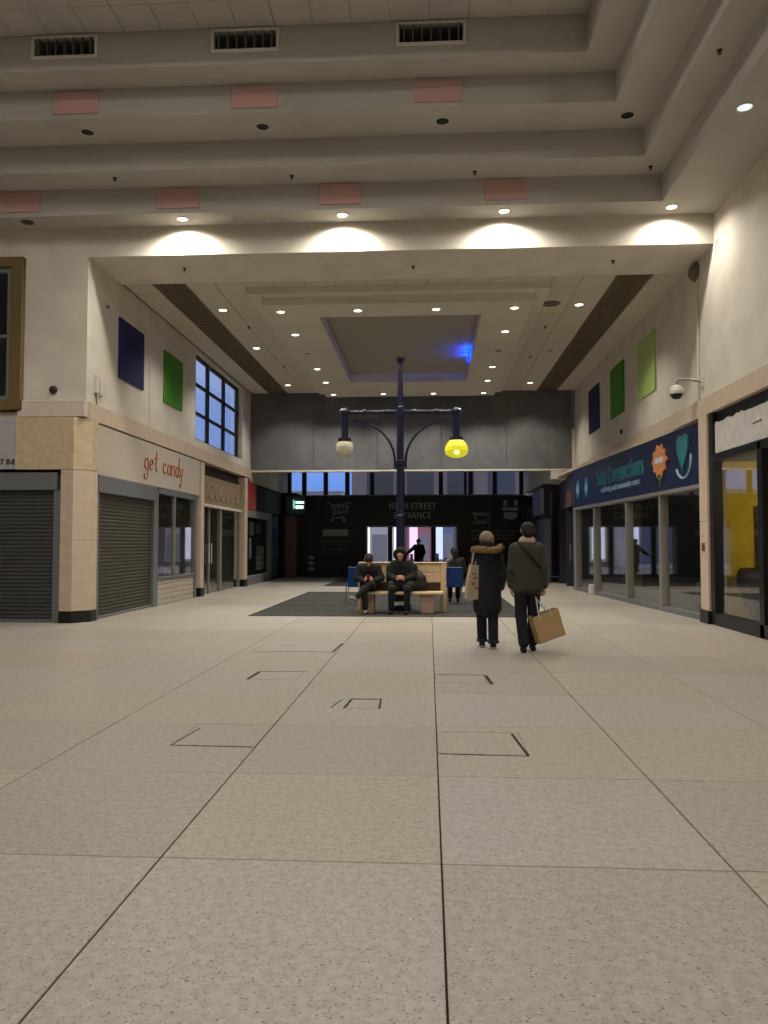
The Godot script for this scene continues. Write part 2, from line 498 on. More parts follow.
# ------------------------------------------------------------------ hall with stepped ceiling
const X0 := [-17.2, -16.1, -15.6, -14.95, -14.4]
const X1 := [5.22, 4.13, 3.63, 2.97, 2.43]
const D0 := [-12.0, -11.4, -10.75, -9.9, -9.4]
const D1 := [14.3, 13.72, 13.04, 12.2, 11.67]
const YS := [7.54, 8.02, 8.50, 8.98, 9.56]
func build_hall_ceiling() -> void:
	var c := thing("ceiling", "tall hall ceiling rising in four plain plaster steps", "ceiling", Vector3.ZERO, 0.0, "", "structure")
	var pl: Material = mats["hall_plaster"]
	var t := 0.08
	for k in 4:
		var mb := MB.new()
		var y: float = YS[k]
		var ox0: float = X0[k] - t; var ox1: float = X1[k] + t; var od0: float = D0[k] - t; var od1: float = D1[k] + t
		mb.box(P(ox0, y, od1), P(ox1, y + t, D1[k + 1])); mb.box(P(ox0, y, D0[k + 1]), P(ox1, y + t, od0))
		mb.box(P(ox0, y, D1[k + 1]), P(X0[k + 1], y + t, D0[k + 1])); mb.box(P(X1[k + 1], y, D1[k + 1]), P(ox1, y + t, D0[k + 1]))
		part(mb, "soffit", pl, c)
		mb = MB.new()
		var z := y + t; var w: float = YS[k + 1] + t
		var a0: float = X0[k + 1]; var a1: float = X1[k + 1]; var b0: float = D0[k + 1]; var b1: float = D1[k + 1]
		if k < 3:
			mb.box(P(a0 - t, z, b1 + t), P(a1 + t, w, b1))
		else:        # the top riser is cut open for the air grilles
			mb.box(P(a0 - t, z, b1 + t), P(a1 + t, 9.21, b1)); mb.box(P(a0 - t, 9.50, b1 + t), P(a1 + t, w, b1))
			var from := a0 - t
			for e in 5:
				var to: float = -8.65 + 2.9 * e - 0.49 if e < 4 else a1 + t
				mb.box(P(from, 9.21, b1 + t), P(to, 9.50, b1))
				from = to + 0.98
		mb.box(P(a0 - t, z, b0), P(a1 + t, w, b0 - t))
		mb.box(P(a0 - t, z, b1), P(a0, w, b0)); mb.box(P(a1, z, b1), P(a1 + t, w, b0))
		part(mb, "riser", pl, c)
	# tiled top with a raised lantern over the middle of the hall
	var L := [-10.0, 1.4, -1.0, 10.2]     # lantern x0 x1 d0 d1
	var top := MB.new()
	var y: float = YS[4]
	var e0: float = X0[4]; var e1: float = X1[4]; var g0: float = D0[4]; var g1: float = D1[4]
	top.box(P(e0, y + 0.02, g1), P(e1, y + 0.1, L[3])); top.box(P(e0, y + 0.02, L[2]), P(e1, y + 0.1, g0))
	top.box(P(e0, y + 0.02, L[3]), P(L[0], y + 0.1, L[2])); top.box(P(L[1], y + 0.02, L[3]), P(e1, y + 0.1, L[2]))
	top.box(P(L[0] - 0.1, y + 0.02, L[3] + 0.1), P(L[1] + 0.1, 13.4, L[3])); top.box(P(L[0] - 0.1, y + 0.02, L[2]), P(L[1] + 0.1, 13.4, L[2] - 0.1))
	top.box(P(L[0] - 0.1, y + 0.02, L[3]), P(L[0], 13.4, L[2])); top.box(P(L[1], y + 0.02, L[3]), P(L[1] + 0.1, 13.4, L[2]))
	top.box(P(L[0] - 0.1, 13.4, L[3] + 0.1), P(L[1] + 0.1, 13.5, L[2] - 0.1))
	part(top, "ceiling_top", mats["hall_plaster"], c)
	for r in 2:
		for k in 28:
			var x1: float = e1 - 0.01 - k * 0.6
			bpart(P(x1 - 0.592, y, g1 - 0.01 - r * 0.6), P(x1, y + 0.018, g1 - r * 0.6 - 0.602), "ceiling_tile", mats["hall_plaster"], c, 0.004)
	# hanging panels high in the lantern light the hall
	for i in 2:
		for j in 3:
			var at := P(-6.0 + i * 5.2, 13.15, 0.6 + j * 3.3)
			var lamp := thing("high_bay_lamp", "flat square luminaire hung high in the hall's roof lantern", "lamp", at, 0.0, "luminaires in the hall lantern")
			var mb := MB.new()
			mb.box(Vector3(-0.62, 0, -0.62), Vector3(0.62, 0.12, 0.62), 0.02)
			part(mb, "housing", mats["white_paint"], lamp)
			mb = MB.new()
			mb.box(Vector3(-0.56, -0.012, -0.56), Vector3(0.56, 0.0, 0.56))
			part(mb, "lamp_diffuser", glow("panel_glow", Color(1.0, 0.94, 0.84), 3.0), lamp)
			mb = MB.new()
			mb.tube([Vector3(0, 0.12, 0), Vector3(0, 0.26, 0)], 0.02, 6)
			part(mb, "hanger", mats["alu"], lamp)
			var al := AreaLight3D.new()
			al.name = "panel_light"
			al.area_size = Vector2(1.1, 1.1)
			al.light_energy = HALL_E; al.light_color = Color(1.0, 0.98, 0.95)
			al.area_range = 40.0; al.shadow_enabled = true
			al.rotation.x = -PI / 2; al.position.y = -0.03
			lamp.add_child(al)
	# pale pink squares and dark air grilles on the risers
	for k in 4:
		var x := -7.55 + 2.98 * k
		var o := bpart(P(x - 0.38, 7.62, 13.72), P(x + 0.38, 7.99, 13.69), "pink_panel", mats["pink"], self, 0.005)
		tag(o, "small pink rectangle on the lowest ceiling step above the downlights", "panel", "pink panels on the lowest step")
	for k in 4:
		var x := -8.78 + 2.98 * k
		var o := bpart(P(x - 0.38, 8.57, 12.2), P(x + 0.38, 8.93, 12.17), "pink_panel", mats["pink"], self, 0.005)
		tag(o, "small pink rectangle on the third ceiling step below an air grille", "panel", "pink panels on the third step")
	for k in 4:
		var x := -8.65 + 2.9 * k
		var gr := thing("air_grille", "dark slotted air grille in pale frame near the hall's tiled ceiling", "grille", P(x, 9.21, 11.67), 0.0, "air grilles on the top step")
		for q in [[-0.50, -0.03, -0.9, 0.50, 0.0, -0.08], [-0.50, 0.29, -0.9, 0.50, 0.32, -0.08], [-0.53, -0.03, -0.9, -0.49, 0.32, -0.08], [0.49, -0.03, -0.9, 0.53, 0.32, -0.08], [-0.53, -0.03, -0.95, 0.53, 0.32, -0.9]]:
			bpart(Vector3(q[0], q[1], q[2]), Vector3(q[3], q[4], q[5]), "duct_side", mats["duct"], gr)
		for q in [[-0.54, -0.05, 0.54, 0.0], [-0.54, 0.29, 0.54, 0.33], [-0.54, 0, -0.49, 0.29], [0.49, 0, 0.54, 0.29]]:
			bpart(Vector3(q[0], q[1], 0), Vector3(q[2], q[3], 0.035), "frame", mats["white_paint"], gr, 0.006)
		for j in 7:
			bpart(Vector3(-0.42 + j * 0.14 - 0.008, 0.0, -0.08), Vector3(-0.42 + j * 0.14 + 0.008, 0.29, 0.025), "blade", mat("blade_metal", Color(0.40, 0.38, 0.36), 0.6), gr)
	# walls closing the hall behind and beside the camera
	for w in [["wall_west", P(-17.5, 0, -12.3), P(-17.2, 7.6, 14.6)], ["wall_south", P(-17.5, 0, -12.3), P(5.52, 7.6, -12.0)]]:
		var mb := MB.new()
		mb.box(w[1], w[2])
		var o := part(mb, w[0], mats["plaster"], self)
		tag(o, "plain plaster wall closing the hall behind the viewer" if w[0] == "wall_south" else "plain plaster wall at the far side of the hall", "wall", "", "structure")

const HALL_E := 20.5

# ------------------------------------------------------------------ wall facing the camera
func build_front_wall() -> void:
	var w := thing("wall_front", "plaster wall facing the hall with stone pier, band and deep beam over the arcade mouth", "wall", Vector3.ZERO, 0.0, "", "structure")
	var pl: Material = mats["plaster"]
	var mb: MB
	bpart(P(-7.80, 4.2, FRONT), P(WALL_W, 7.62, FRONT + 0.3), "plaster_face", pl, w)
	bpart(P(-17.5, 6.97, FRONT), P(-7.80, 7.62, FRONT + 0.3), "plaster_face", pl, w)
	bpart(P(-17.5, 4.0, FRONT), P(-10.6, 6.97, FRONT + 0.3), "plaster_face", pl, w)
	bpart(P(-17.5, 3.88, FRONT + 0.02), P(-7.8, 4.0, FRONT + 0.3), "plaster_face", pl, w)
	bpart(P(-17.5, 0, FRONT), P(-11.2, 3.9, FRONT + 0.3), "plaster_face", pl, w)
	mb = MB.new()
	mb.box(P(WALL_W, CEIL, FRONT), P(WALL_E + 0.1, 7.62, 15.9))
	part(mb, "beam", pl, w)
	# pale band, stone lintel pieces, chamfered pier
	bpart(P(-7.83, 3.9, FRONT - 0.06), P(WALL_W + 0.0, 4.21, FRONT + 0.1), "band", mats["trim_white"], w, 0.006)
	var chamfer := func(y0: float, y1: float, called: String, m: Material, grow: float, xa: float) -> void:
		var poly := PackedVector2Array([Vector2(xa, -FRONT + 0.1 + grow), Vector2(-6.69, -FRONT + 0.1 + grow), Vector2(WALL_W + 0.06 + grow, -FRONT - 0.18), Vector2(WALL_W + 0.06 + grow, -FRONT - 0.45), Vector2(xa, -FRONT - 0.45)])
		for i in poly.size(): poly[i] = Vector2(poly[i].x, -poly[i].y)
		var q := MB.new()
		# xy outline lies in plan: x stays, y becomes -z; thickness runs up
		q.prism(poly, y1 - y0, Transform3D(Basis(Vector3(1, 0, 0), Vector3(0, 0, -1), Vector3(0, 1, 0)), Vector3(0, y0, 0)))
		part(q, called, m, w)
	chamfer.call(2.892, 3.885, "lintel_block", mats["stone"], 0.0, -7.82)
	chamfer.call(1.56, 2.885, "stone_block", mats["pink_stone"], -0.005, -6.93)
	chamfer.call(0.22, 1.555, "stone_block", mats["pink_stone"], -0.005, -6.93)
	chamfer.call(0.0, 0.215, "plinth", mats["black"], 0.01, -6.93)
	# wooden window above the unit
	var win := thing("window_1", "wooden framed interior window above the shuttered unit", "window", P(-9.2, 4.02, FRONT), 0.0, "", "structure")
	var ok: Material = mats["oak_frame"]
	for q in [[1.22, 0, 1.46, 2.97], [-1.46, 0, -1.22, 2.97], [-1.46, 2.77, 1.46, 2.97], [-1.46, 0, 1.46, 0.2]]:
		bpart(Vector3(q[0], q[1], -0.1), Vector3(q[2], q[3], 0.10), "frame", ok, win, 0.02)
	for q in [[1.12, 0.2, 1.22, 2.77], [-1.22, 0.2, -1.12, 2.77], [-1.22, 2.68, 1.22, 2.77], [-1.22, 0.2, 1.22, 0.29], [-1.12, 1.42, 1.12, 1.48]]:
		bpart(Vector3(q[0], q[1], -0.08), Vector3(q[2], q[3], 0.03), "sash", mat("sash_grey", Color(0.42, 0.44, 0.40), 0.5), win, 0.006)
	for k in 2:
		bpart(Vector3(-1.12, 0.29 + k * 1.19, -0.03), Vector3(1.12, 1.42 + k * 1.26, -0.024), "pane", mats["pane"], win)
	var back: MB
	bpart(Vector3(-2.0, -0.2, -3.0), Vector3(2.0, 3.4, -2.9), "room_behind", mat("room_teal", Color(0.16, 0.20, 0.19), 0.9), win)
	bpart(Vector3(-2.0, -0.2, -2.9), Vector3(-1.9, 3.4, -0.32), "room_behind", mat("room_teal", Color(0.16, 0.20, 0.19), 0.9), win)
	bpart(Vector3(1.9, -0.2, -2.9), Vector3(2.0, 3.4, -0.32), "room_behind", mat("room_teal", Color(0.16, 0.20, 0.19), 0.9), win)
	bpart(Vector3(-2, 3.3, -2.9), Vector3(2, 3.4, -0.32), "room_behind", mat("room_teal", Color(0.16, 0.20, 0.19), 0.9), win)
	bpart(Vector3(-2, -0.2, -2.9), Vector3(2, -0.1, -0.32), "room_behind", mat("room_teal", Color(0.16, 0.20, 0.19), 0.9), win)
	# sign and shutter of the unit
	var sg := thing("unit_sign", "plain pale grey fascia board lettered with a unit number beside the stone pier", "sign", P(-9.5, 2.9, FRONT))
	bpart(Vector3(-1.66, 0, 0.0), Vector3(1.66, 0.97, 0.05), "board", mats["sign_grey"], sg, 0.006)
	text("UNIT 84", 0.56, 0.105, Vector3(1.35, 0.14, 0.055), "letter", mats["letter_dark"], sg, "Droid Sans", 400)
	shutter("grey roller shutter closed over the unit beside the pale stone pier", P(-9.02, 0, FRONT + 0.05), 0.0, 4.0, mats["shutter_grey"])
	var m := MB.new()
	m.box(P(-11.3, 0, FRONT + 0.4), P(-6.8, 3.9, FRONT + 0.5))
	part(m, "backing", mats["room_dark"], w)

func shutter(label: String, at: Vector3, turn: float, width: float, m: Material) -> void:
	var s := thing("roller_shutter", label, "shutter", at, turn)
	var h := width / 2.0
	bpart(Vector3(-h, 2.5, -0.12), Vector3(h, 2.835, 0.12), "shutter_box", mats["shutter_frame"], s, 0.012)
	for e in [-1.0, 1.0]:
		bpart(Vector3(e * h - 0.075, 0, -0.06), Vector3(e * h + 0.075, 2.5, 0.09), "guide_rail", mats["shutter_frame"], s, 0.008)
	var mb := MB.new()
	var hh := 0.0735
	var prof := [Vector2(0, 0), Vector2(0.014, 0.012), Vector2(0.024, 0.03), Vector2(0.02, 0.052), Vector2(0.004, hh - 0.004), Vector2(0, hh)]
	for i in prof.size() - 1:
		var a: Vector2 = prof[i]; var b: Vector2 = prof[i + 1]
		var nn := Vector3(0, a.x - b.x, b.y - a.y).normalized()
		mb.face(Vector3(-h + 0.07, a.y, a.x), Vector3(h - 0.07, a.y, a.x), Vector3(h - 0.07, b.y, b.x), Vector3(-h + 0.07, b.y, b.x), nn)
	mb.face(Vector3(-h + 0.07, 0, -0.004), Vector3(h - 0.07, 0, -0.004), Vector3(h - 0.07, hh, -0.004), Vector3(-h + 0.07, hh, -0.004), Vector3(0, 0, -1))
	var mesh := mb.mesh()
	for k in 33:
		inst(mesh, "slat", m, s, Transform3D(Basis(), Vector3(0, 0.06 + k * 0.074, 0)))
	bpart(Vector3(-h + 0.07, 0.0, -0.02), Vector3(h - 0.07, 0.06, 0.035), "bottom_rail", mats["shutter_frame"], s, 0.006)

# ------------------------------------------------------------------ arcade shell
func build_arcade_shell() -> void:
	var pl: Material = mats["plaster"]
	var w := thing("wall_left", "plaster arcade wall over the candy shop with stone band", "wall", Vector3.ZERO, 0.0, "", "structure")
	var mb := MB.new()
	var a := WALL_W - 0.3
	mb.box(P(a, 4.2, FRONT + 0.3), P(WALL_W, 4.42, BULK)); mb.box(P(a, 6.92, FRONT + 0.3), P(WALL_W, 7.3, BULK))
	mb.box(P(a, 4.42, FRONT + 0.3), P(WALL_W, 6.92, 21.2)); mb.box(P(a, 4.42, 26.65), P(WALL_W, 6.92, BULK))
	mb.box(P(a, 3.75, BULK), P(WALL_W, 5.6, END + 0.6))
	part(mb, "plaster_face", pl, w)
	bpart(P(a, 3.86, FRONT + 0.1), P(WALL_W + 0.05, 4.2, BULK - 0.02), "band", mats["pink_stone"], w, 0.006)
	bpart(P(WALL_W - 0.005, 4.2, 17.6), P(WALL_W + 0.012, 6.95, 17.63), "joint_strip", mats["trim_white"], w)
	var win := thing("window_2", "tall blue daylight window with dark glazing bars high on the arcade wall", "window", P(WALL_W - 0.2, 4.42, 21.2), PI / 2, "", "structure")
	var L := 5.45
	for q in [[0.0, 0.0, L, 0.09], [0.0, 2.41, L, 2.5], [0.0, 0.0, 0.09, 2.5], [L - 0.09, 0.0, L, 2.5]]:
		bpart(Vector3(q[0], q[1], -0.05), Vector3(q[2], q[3], 0.05), "frame", mats["mullion"], win, 0.006)
	for k in [1, 2]:
		bpart(Vector3(L * k / 3.0 - 0.06, 0.09, -0.05), Vector3(L * k / 3.0 + 0.06, 2.41, 0.05), "mullion", mats["mullion"], win, 0.006)
		bpart(Vector3(0.09, 2.5 * k / 3.0 - 0.04, -0.04), Vector3(L - 0.09, 2.5 * k / 3.0 + 0.04, 0.045), "transom", mats["mullion"], win, 0.006)
	for i in 3:
		for j in 3:
			bpart(Vector3(L * i / 3.0 + 0.06, 2.5 * j / 3.0 + 0.04, -0.008), Vector3(L * (i + 1) / 3.0 - 0.06, 2.5 * (j + 1) / 3.0 - 0.04, -0.002), "pane", mats["street_pane"], win)
	# wall on the community centre side, running on into the hall
	w = thing("wall_right", "plaster wall over the community centre running from hall into arcade with stone band", "wall", Vector3.ZERO, 0.0, "", "structure")
	bpart(P(WALL_E, 4.24, -12.3), P(WALL_E + 0.3, 7.62, BULK), "plaster_face", pl, w)
	bpart(P(WALL_E, 0, -12.3), P(WALL_E + 0.3, 4.24, 10.6), "plaster_face", pl, w)
	bpart(P(4.35, 3.8, BULK), P(WALL_E + 0.3, 5.6, END + 0.6), "plaster_face", pl, w)
	bpart(P(WALL_E - 0.04, 3.9, 10.6), P(WALL_E + 0.3, 4.24, 25.6), "band", mats["pink_stone"], w, 0.006)
	# ledge where the slanting shopfront leaves the wall
	mb = MB.new()
	var poly := PackedVector2Array([Vector2(5.5, 15.2), Vector2(5.28, 15.2), Vector2(4.66, 25.6), Vector2(4.4, 35.0), Vector2(5.5, 35.0)])
	mb.prism(poly, 0.08, Transform3D(Basis(Vector3(1, 0, 0), Vector3(0, 0, -1), Vector3(0, 1, 0)), Vector3(0, 3.87, 0)))
	part(mb, "ledge", mats["pink_stone"], w)
	# bulkhead
	w = thing("wall_end", "dark grey panelled bulkhead hanging across the arcade with pale lower edge", "wall", Vector3.ZERO, 0.0, "", "structure")
	for k in 5:
		var x0 := WALL_W + 11.62 * k / 5.0
		bpart(P(x0 + 0.004, 4.16, BULK + 0.15), P(x0 + 11.62 / 5.0 - 0.004, CEIL, BULK), "panel", mats["bulkhead_grey"], w, 0.004)
	bpart(P(WALL_W - 0.1, 4.16, BULK + 0.3), P(WALL_E + 0.1, 7.3, BULK + 0.15), "backing", mats["room_dark"], w)
	bpart(P(WALL_W, 4.10, BULK + 0.2), P(WALL_E, 4.16, BULK - 0.02), "lower_edge", mats["white_paint"], w, 0.006)
	# roof over the shops on both sides keeps daylight out
	mb = MB.new()
	mb.box(P(-14.0, 3.92, 36.2), P(WALL_W - 0.3, 4.1, 14.6)); mb.box(P(WALL_E + 0.3, 3.95, 36.2), P(14.0, 4.1, 10.4))
	mb.box(P(-14.2, 0, 36.2), P(-14.0, 4.1, 14.6)); mb.box(P(14.0, 0, 36.2), P(14.2, 4.1, 10.4))
	mb.box(P(-14.0, 0, 36.2), P(-6.9, 4.1, 36.0)); mb.box(P(5.6, 0, 36.2), P(14.0, 4.1, 36.0)); mb.box(P(5.52, 0, 10.6), P(14.2, 4.1, 10.4))
	mb.box(P(-14.0, -0.3, 36.2), P(-6.7, -0.055, 14.6)); mb.box(P(5.5, -0.3, 36.2), P(14.2, -0.01, 10.4))
	var o := part(mb, "wall_outer", mats["room_dark"], self)
	tag(o, "dark inner shell of the shop units behind the arcade walls", "wall", "", "structure")

# ------------------------------------------------------------------ arcade ceiling
func build_arcade_ceiling() -> void:
	var c := thing("ceiling", "white tiled arcade ceiling with a dropped central ring and shallow recess", "ceiling", Vector3.ZERO, 0.0, "", "structure")
	var mb := MB.new()
	var pl: Material = mats["ceiling_plaster"]
	mb.box(P(WALL_W - 0.1, CEIL + 0.19, 15.85), P(WALL_E + 0.1, CEIL + 0.3, BULK + 0.1))
	part(mb, "slab", mats["room_dark"], c)
	mb = MB.new()
	mb.box(P(WALL_W - 0.1, 5.4, BULK + 0.2), P(WALL_E + 0.3, 5.55, END + 0.7))
	part(mb, "rear_slab", pl, c)
	# tiles
	var rows := 19
	var cols := [[WALL_W + 0.06, -5.86], [-5.14, -4.53], [-4.53, -3.92], [2.58, 3.19], [3.19, 3.86], [4.60, WALL_E]]
	for r in rows:
		var d0 := 15.92 + r * 0.63
		for q in cols:
			bpart(P(q[0] + 0.006, CEIL, d0 + 0.618), P(q[1] - 0.006, CEIL + 0.02, d0), "ceiling_tile", mats["tile_white"], c, 0.004)
	for k in 10:
		var x0 := -3.92 + k * 0.65
		bpart(P(x0 + 0.006, CEIL, 16.22), P(x0 + 0.644, CEIL + 0.02, 15.92), "ceiling_tile", mats["tile_white"], c, 0.004)
	for k in 10:
		var x0 := -3.92 + k * 0.65
		bpart(P(x0 + 0.006, CEIL, BULK), P(x0 + 0.644, CEIL + 0.02, 27.42), "ceiling_tile", mats["tile_white"], c, 0.004)
	# backing that the tiles lie on
	mb = MB.new()
	for q in [[WALL_W, -5.86], [-5.14, 3.86], [4.60, WALL_E]]:
		mb.box(P(q[0], CEIL + 0.02, BULK), P(q[1], CEIL + 0.1, 15.9))
	part(mb, "tile_grid", mat("tee_grid", Color(0.42, 0.40, 0.36), 0.8), c)
	# dropped ring in two steps with the recess
	for q in [[-3.9, 2.56, 16.22, 27.4, 6.84, 6.99], [-3.62, 2.28, 16.5, 27.1, 6.67, 6.84]]:
		mb = MB.new()
		var rx0 := -2.5; var rx1 := 1.2; var rd0 := 17.45; var rd1 := 24.6
		mb.box(P(q[0], q[4], q[3]), P(q[1], q[5], rd1)); mb.box(P(q[0], q[4], rd0), P(q[1], q[5], q[2]))
		mb.box(P(q[0], q[4], rd1), P(rx0, q[5], rd0)); mb.box(P(rx1, q[4], rd1), P(q[1], q[5], rd0))
		part(mb, "ring_step", pl, c)
	bpart(P(-2.56, 6.955, 24.66), P(1.26, 6.985, 17.40), "recess_top", mat("recess_shade_tone", Color(0.60, 0.58, 0.52), 0.9), c)  # shade inside the recess is put into this darker grey
	# long brown louvred strips
	for e in 2:
		var x0: float = [-5.85, 3.87][e]
		var g := thing("ceiling_grille", ["long brown louvred ceiling strip on the candy shop side", "long brown louvred ceiling strip on the community centre side"][e], "grille", P(x0 + 0.355, CEIL, 21.9))
		bpart(Vector3(-0.355, 0.10, -5.95), Vector3(0.355, 0.12, 5.95), "back_plate", mat("grille_back", Color(0.42, 0.38, 0.31), 0.9), g)
		for s in [-1.0, 1.0]:
			bpart(Vector3(s * 0.345 - 0.012, -0.004, -5.95), Vector3(s * 0.345 + 0.012, 0.15, 5.95), "side_rail", mats["grille_brown"], g)
		for k in 9:
			bpart(Vector3(-0.288 + k * 0.072 - 0.006, 0.01, -5.95), Vector3(-0.288 + k * 0.072 + 0.006, 0.06, 5.95), "blade", mats["grille_brown"], g)
		for k in 39:
			var z := -5.7 + k * 0.3
			bpart(Vector3(-0.34, 0.015, z - 0.007), Vector3(0.34, 0.055, z + 0.007), "cross_bar", mats["grille_brown"], g)
	# round grille and sprinklers
	mb = MB.new()
	mb.lathe([Vector2(0.22, 0), Vector2(0.21, -0.012), Vector2(0.19, -0.014), Vector2(0.18, -0.004), Vector2(0.15, -0.012), Vector2(0.13, -0.003), Vector2(0.10, -0.011), Vector2(0.07, -0.003), Vector2(0.04, -0.011), Vector2(0.0, -0.011)], 20)
	var o := part(mb, "ceiling_speaker", mat("speaker_grey", Color(0.40, 0.37, 0.31), 0.7), self)
	o.position = P(2.80, CEIL, 17.72)
	tag(o, "round grey speaker grille in the arcade ceiling tiles", "speaker")

# ------------------------------------------------------------------ shops on the candy side
func arc(c: Vector2, r: Vector2, a0: float, a1: float, n := 10) -> Array:
	var out := []
	for i in n + 1:
		var a := deg_to_rad(lerpf(a0, a1, float(i) / n))
		out.append(c + Vector2(cos(a) * r.x, sin(a) * r.y))
	return out
func stroke(pts: Array, at: Vector3, s: Vector2, r: float, mb: MB) -> void:
	var path := []
	for p in pts: path.append(at + Vector3(p.x * s.x + p.y * s.y * 0.12, p.y * s.y, 0))
	mb.tube(path, r, 6)

func build_candy_side() -> void:
	var O := P(WALL_W, 0, 14.75)
	var R := PI / 2          # local x runs into the arcade, local z points out of the wall
	# candy shop fascia
	var sg := thing("shop_sign", "pale beige fascia with orange handwritten candy shop name over the brown shutter", "sign", O, R)
	bpart(Vector3(0, 2.84, -0.1), Vector3(6.74, 3.82, 0.05), "board", mats["sign_beige"], sg, 0.008)
	var word := {
		"g": [arc(Vector2(0.4, 0.5), Vector2(0.38, 0.5), 40, 390) + [Vector2(0.78, 0.2), Vector2(0.74, -0.5)] + arc(Vector2(0.40, -0.55), Vector2(0.34, 0.4), 0, -190)],
		"e": [[Vector2(0.05, 0.45), Vector2(0.7, 0.6)] + arc(Vector2(0.4, 0.5), Vector2(0.34, 0.5), 20, 320)],
		"t": [[Vector2(0.35, 1.9), Vector2(0.3, 0.6), Vector2(0.36, 0.12), Vector2(0.55, 0.0), Vector2(0.7, 0.12)], [Vector2(0.0, 1.15), Vector2(0.75, 1.3)]],
		"c": [arc(Vector2(0.42, 0.5), Vector2(0.38, 0.5), 45, 320)],
		"a": [arc(Vector2(0.4, 0.5), Vector2(0.36, 0.5), 30, 370), [Vector2(0.76, 0.95), Vector2(0.74, 0.25), Vector2(0.9, 0.02)]],
		"n": [[Vector2(0.05, 1.0), Vector2(0.1, 0.0)], [Vector2(0.1, 0.55)] + arc(Vector2(0.42, 0.6), Vector2(0.3, 0.4), 160, 10) + [Vector2(0.74, 0.02)]],
		"d": [arc(Vector2(0.38, 0.5), Vector2(0.34, 0.5), 30, 370), [Vector2(0.80, 1.95), Vector2(0.74, 0.3), Vector2(0.88, 0.02)]],
		"y": [[Vector2(0.05, 1.0), Vector2(0.16, 0.3), Vector2(0.4, 0.1), Vector2(0.66, 0.4)], [Vector2(0.78, 1.0), Vector2(0.66, 0.1), Vector2(0.5, -0.6)] + arc(Vector2(0.3, -0.65), Vector2(0.22, 0.35), 0, -170)],
	}
	var x := 2.45
	for ch in "get candy":
		if ch == " ":
			x += 0.28
			continue
		var mb := MB.new()
		for pts in word[ch]: stroke(pts, Vector3(x, 3.20, 0.06), Vector2(0.30, 0.25), 0.016, mb)
		part(mb, "letter", mats["letter_orange"], sg)
		x += 0.315
	shutter("brown-grey roller shutter closed under the orange handwritten shop name", O + P(0, 0, 1.66) + Vector3(-0.05, 0, 0), R, 3.2, mats["shutter_brown"])
	# window bay with slatted stall riser
	var wn := thing("shop_window", "candy shop display window over pale horizontal boards", "window", O, R)
	for q in [[3.345, 0.0, 3.48, 2.84], [6.42, 0.0, 6.55, 2.84], [3.4, 2.70, 6.5, 2.84], [3.4, 0.62, 6.5, 0.68]]:
		bpart(Vector3(q[0], q[1], -0.1), Vector3(q[2], q[3], 0.04), "frame", mats["shutter_frame"], wn, 0.008)
	bpart(Vector3(4.72, 0.68, -0.05), Vector3(4.79, 2.7, 0.02), "mullion", mats["alu"], wn, 0.006)
	bpart(Vector3(3.48, 0.68, -0.03), Vector3(4.72, 2.7, -0.022), "pane", mats["pane"], wn)
	bpart(Vector3(4.79, 0.68, -0.03), Vector3(6.42, 2.7, -0.022), "pane", mats["pane"], wn)
	for k in 5:
		bpart(Vector3(3.48, k * 0.124 + 0.004, -0.06), Vector3(6.42, k * 0.124 + 0.12, 0.0), "board", mats["sign_beige"], wn, 0.012)
	var rm := thing("wall_shop", "dim back walls and stock inside the candy shop", "wall", O, R, "", "structure")
	var mb: MB
	bpart(Vector3(0.2, 0.0, -6.2), Vector3(6.8, 3.9, -6.1), "room_face", mats["room_pale"], rm)
	bpart(Vector3(0.1, 0, -6.2), Vector3(0.2, 3.9, -0.2), "room_face", mats["room_pale"], rm)
	bpart(Vector3(6.75, 0, -6.2), Vector3(6.85, 3.9, -0.3), "room_face", mats["room_pale"], rm)
	bpart(Vector3(0.1, 2.95, -6.2), Vector3(6.8, 3.0, -0.15), "room_face", mats["room_pale"], rm)
	bpart(Vector3(3.3, 0.60, -0.7), Vector3(6.5, 0.64, -0.1), "room_face", mats["room_pale"], rm)
	bpart(Vector3(0.1, -0.02, -6.2), Vector3(6.8, 0.01, -0.15), "room_face", mats["charcoal_carpet"], rm)
	rng.seed = 31
	for k in 9:
		var w := rng.randf_range(0.18, 0.34)
		var xx := 3.6 + k * 0.31
		var st := thing("display_box", "pale display box standing inside the candy shop window", "box", O + P(0, 0.645, xx) + Vector3(-0.45, 0, 0), R, "display boxes in the candy shop window")
		bpart(Vector3(-w / 2, 0, -0.1), Vector3(w / 2, rng.randf_range(0.12, 0.3), 0.1), "carton", mat("carton_%d" % (k % 3), [Color(0.55, 0.55, 0.56), Color(0.45, 0.46, 0.52), Color(0.6, 0.56, 0.5)][k % 3], 0.8), st, 0.01)
	# stone pilasters with black feet
	for q in [[6.74, 7.06], [11.95, 12.35]]:
		var pi := thing("pilaster", ["narrow cream stone pilaster between candy shop and glass doors", "narrow cream stone pilaster beside the red sign panel"][0 if q[0] < 8 else 1], "pilaster", O, R, "", "structure")
		bpart(Vector3(q[0], 0.24, -0.25), Vector3(q[1], 3.80, 0.1), "shaft", mats["pink_stone"], pi, 0.01)
		bpart(Vector3(q[0] - 0.01, 0, -0.25), Vector3(q[1] + 0.01, 0.24, 0.115), "foot", mats["black"], pi, 0.006)
	# vacant shop with faded fascia and glass doors
	var fs := thing("shop_sign", "faded brown fascia with ghost marks of removed letters over glass doors", "sign", O, R)
	bpart(Vector3(7.03, 2.66, -0.1), Vector3(11.84, 3.5, -0.02), "board", mats["faded_board"], fs, 0.008)
	bpart(Vector3(7.03, 3.5, -0.2), Vector3(11.84, 3.8, -0.12), "upper_board", mat("dark_brown", Color(0.12, 0.10, 0.08), 0.8), fs)
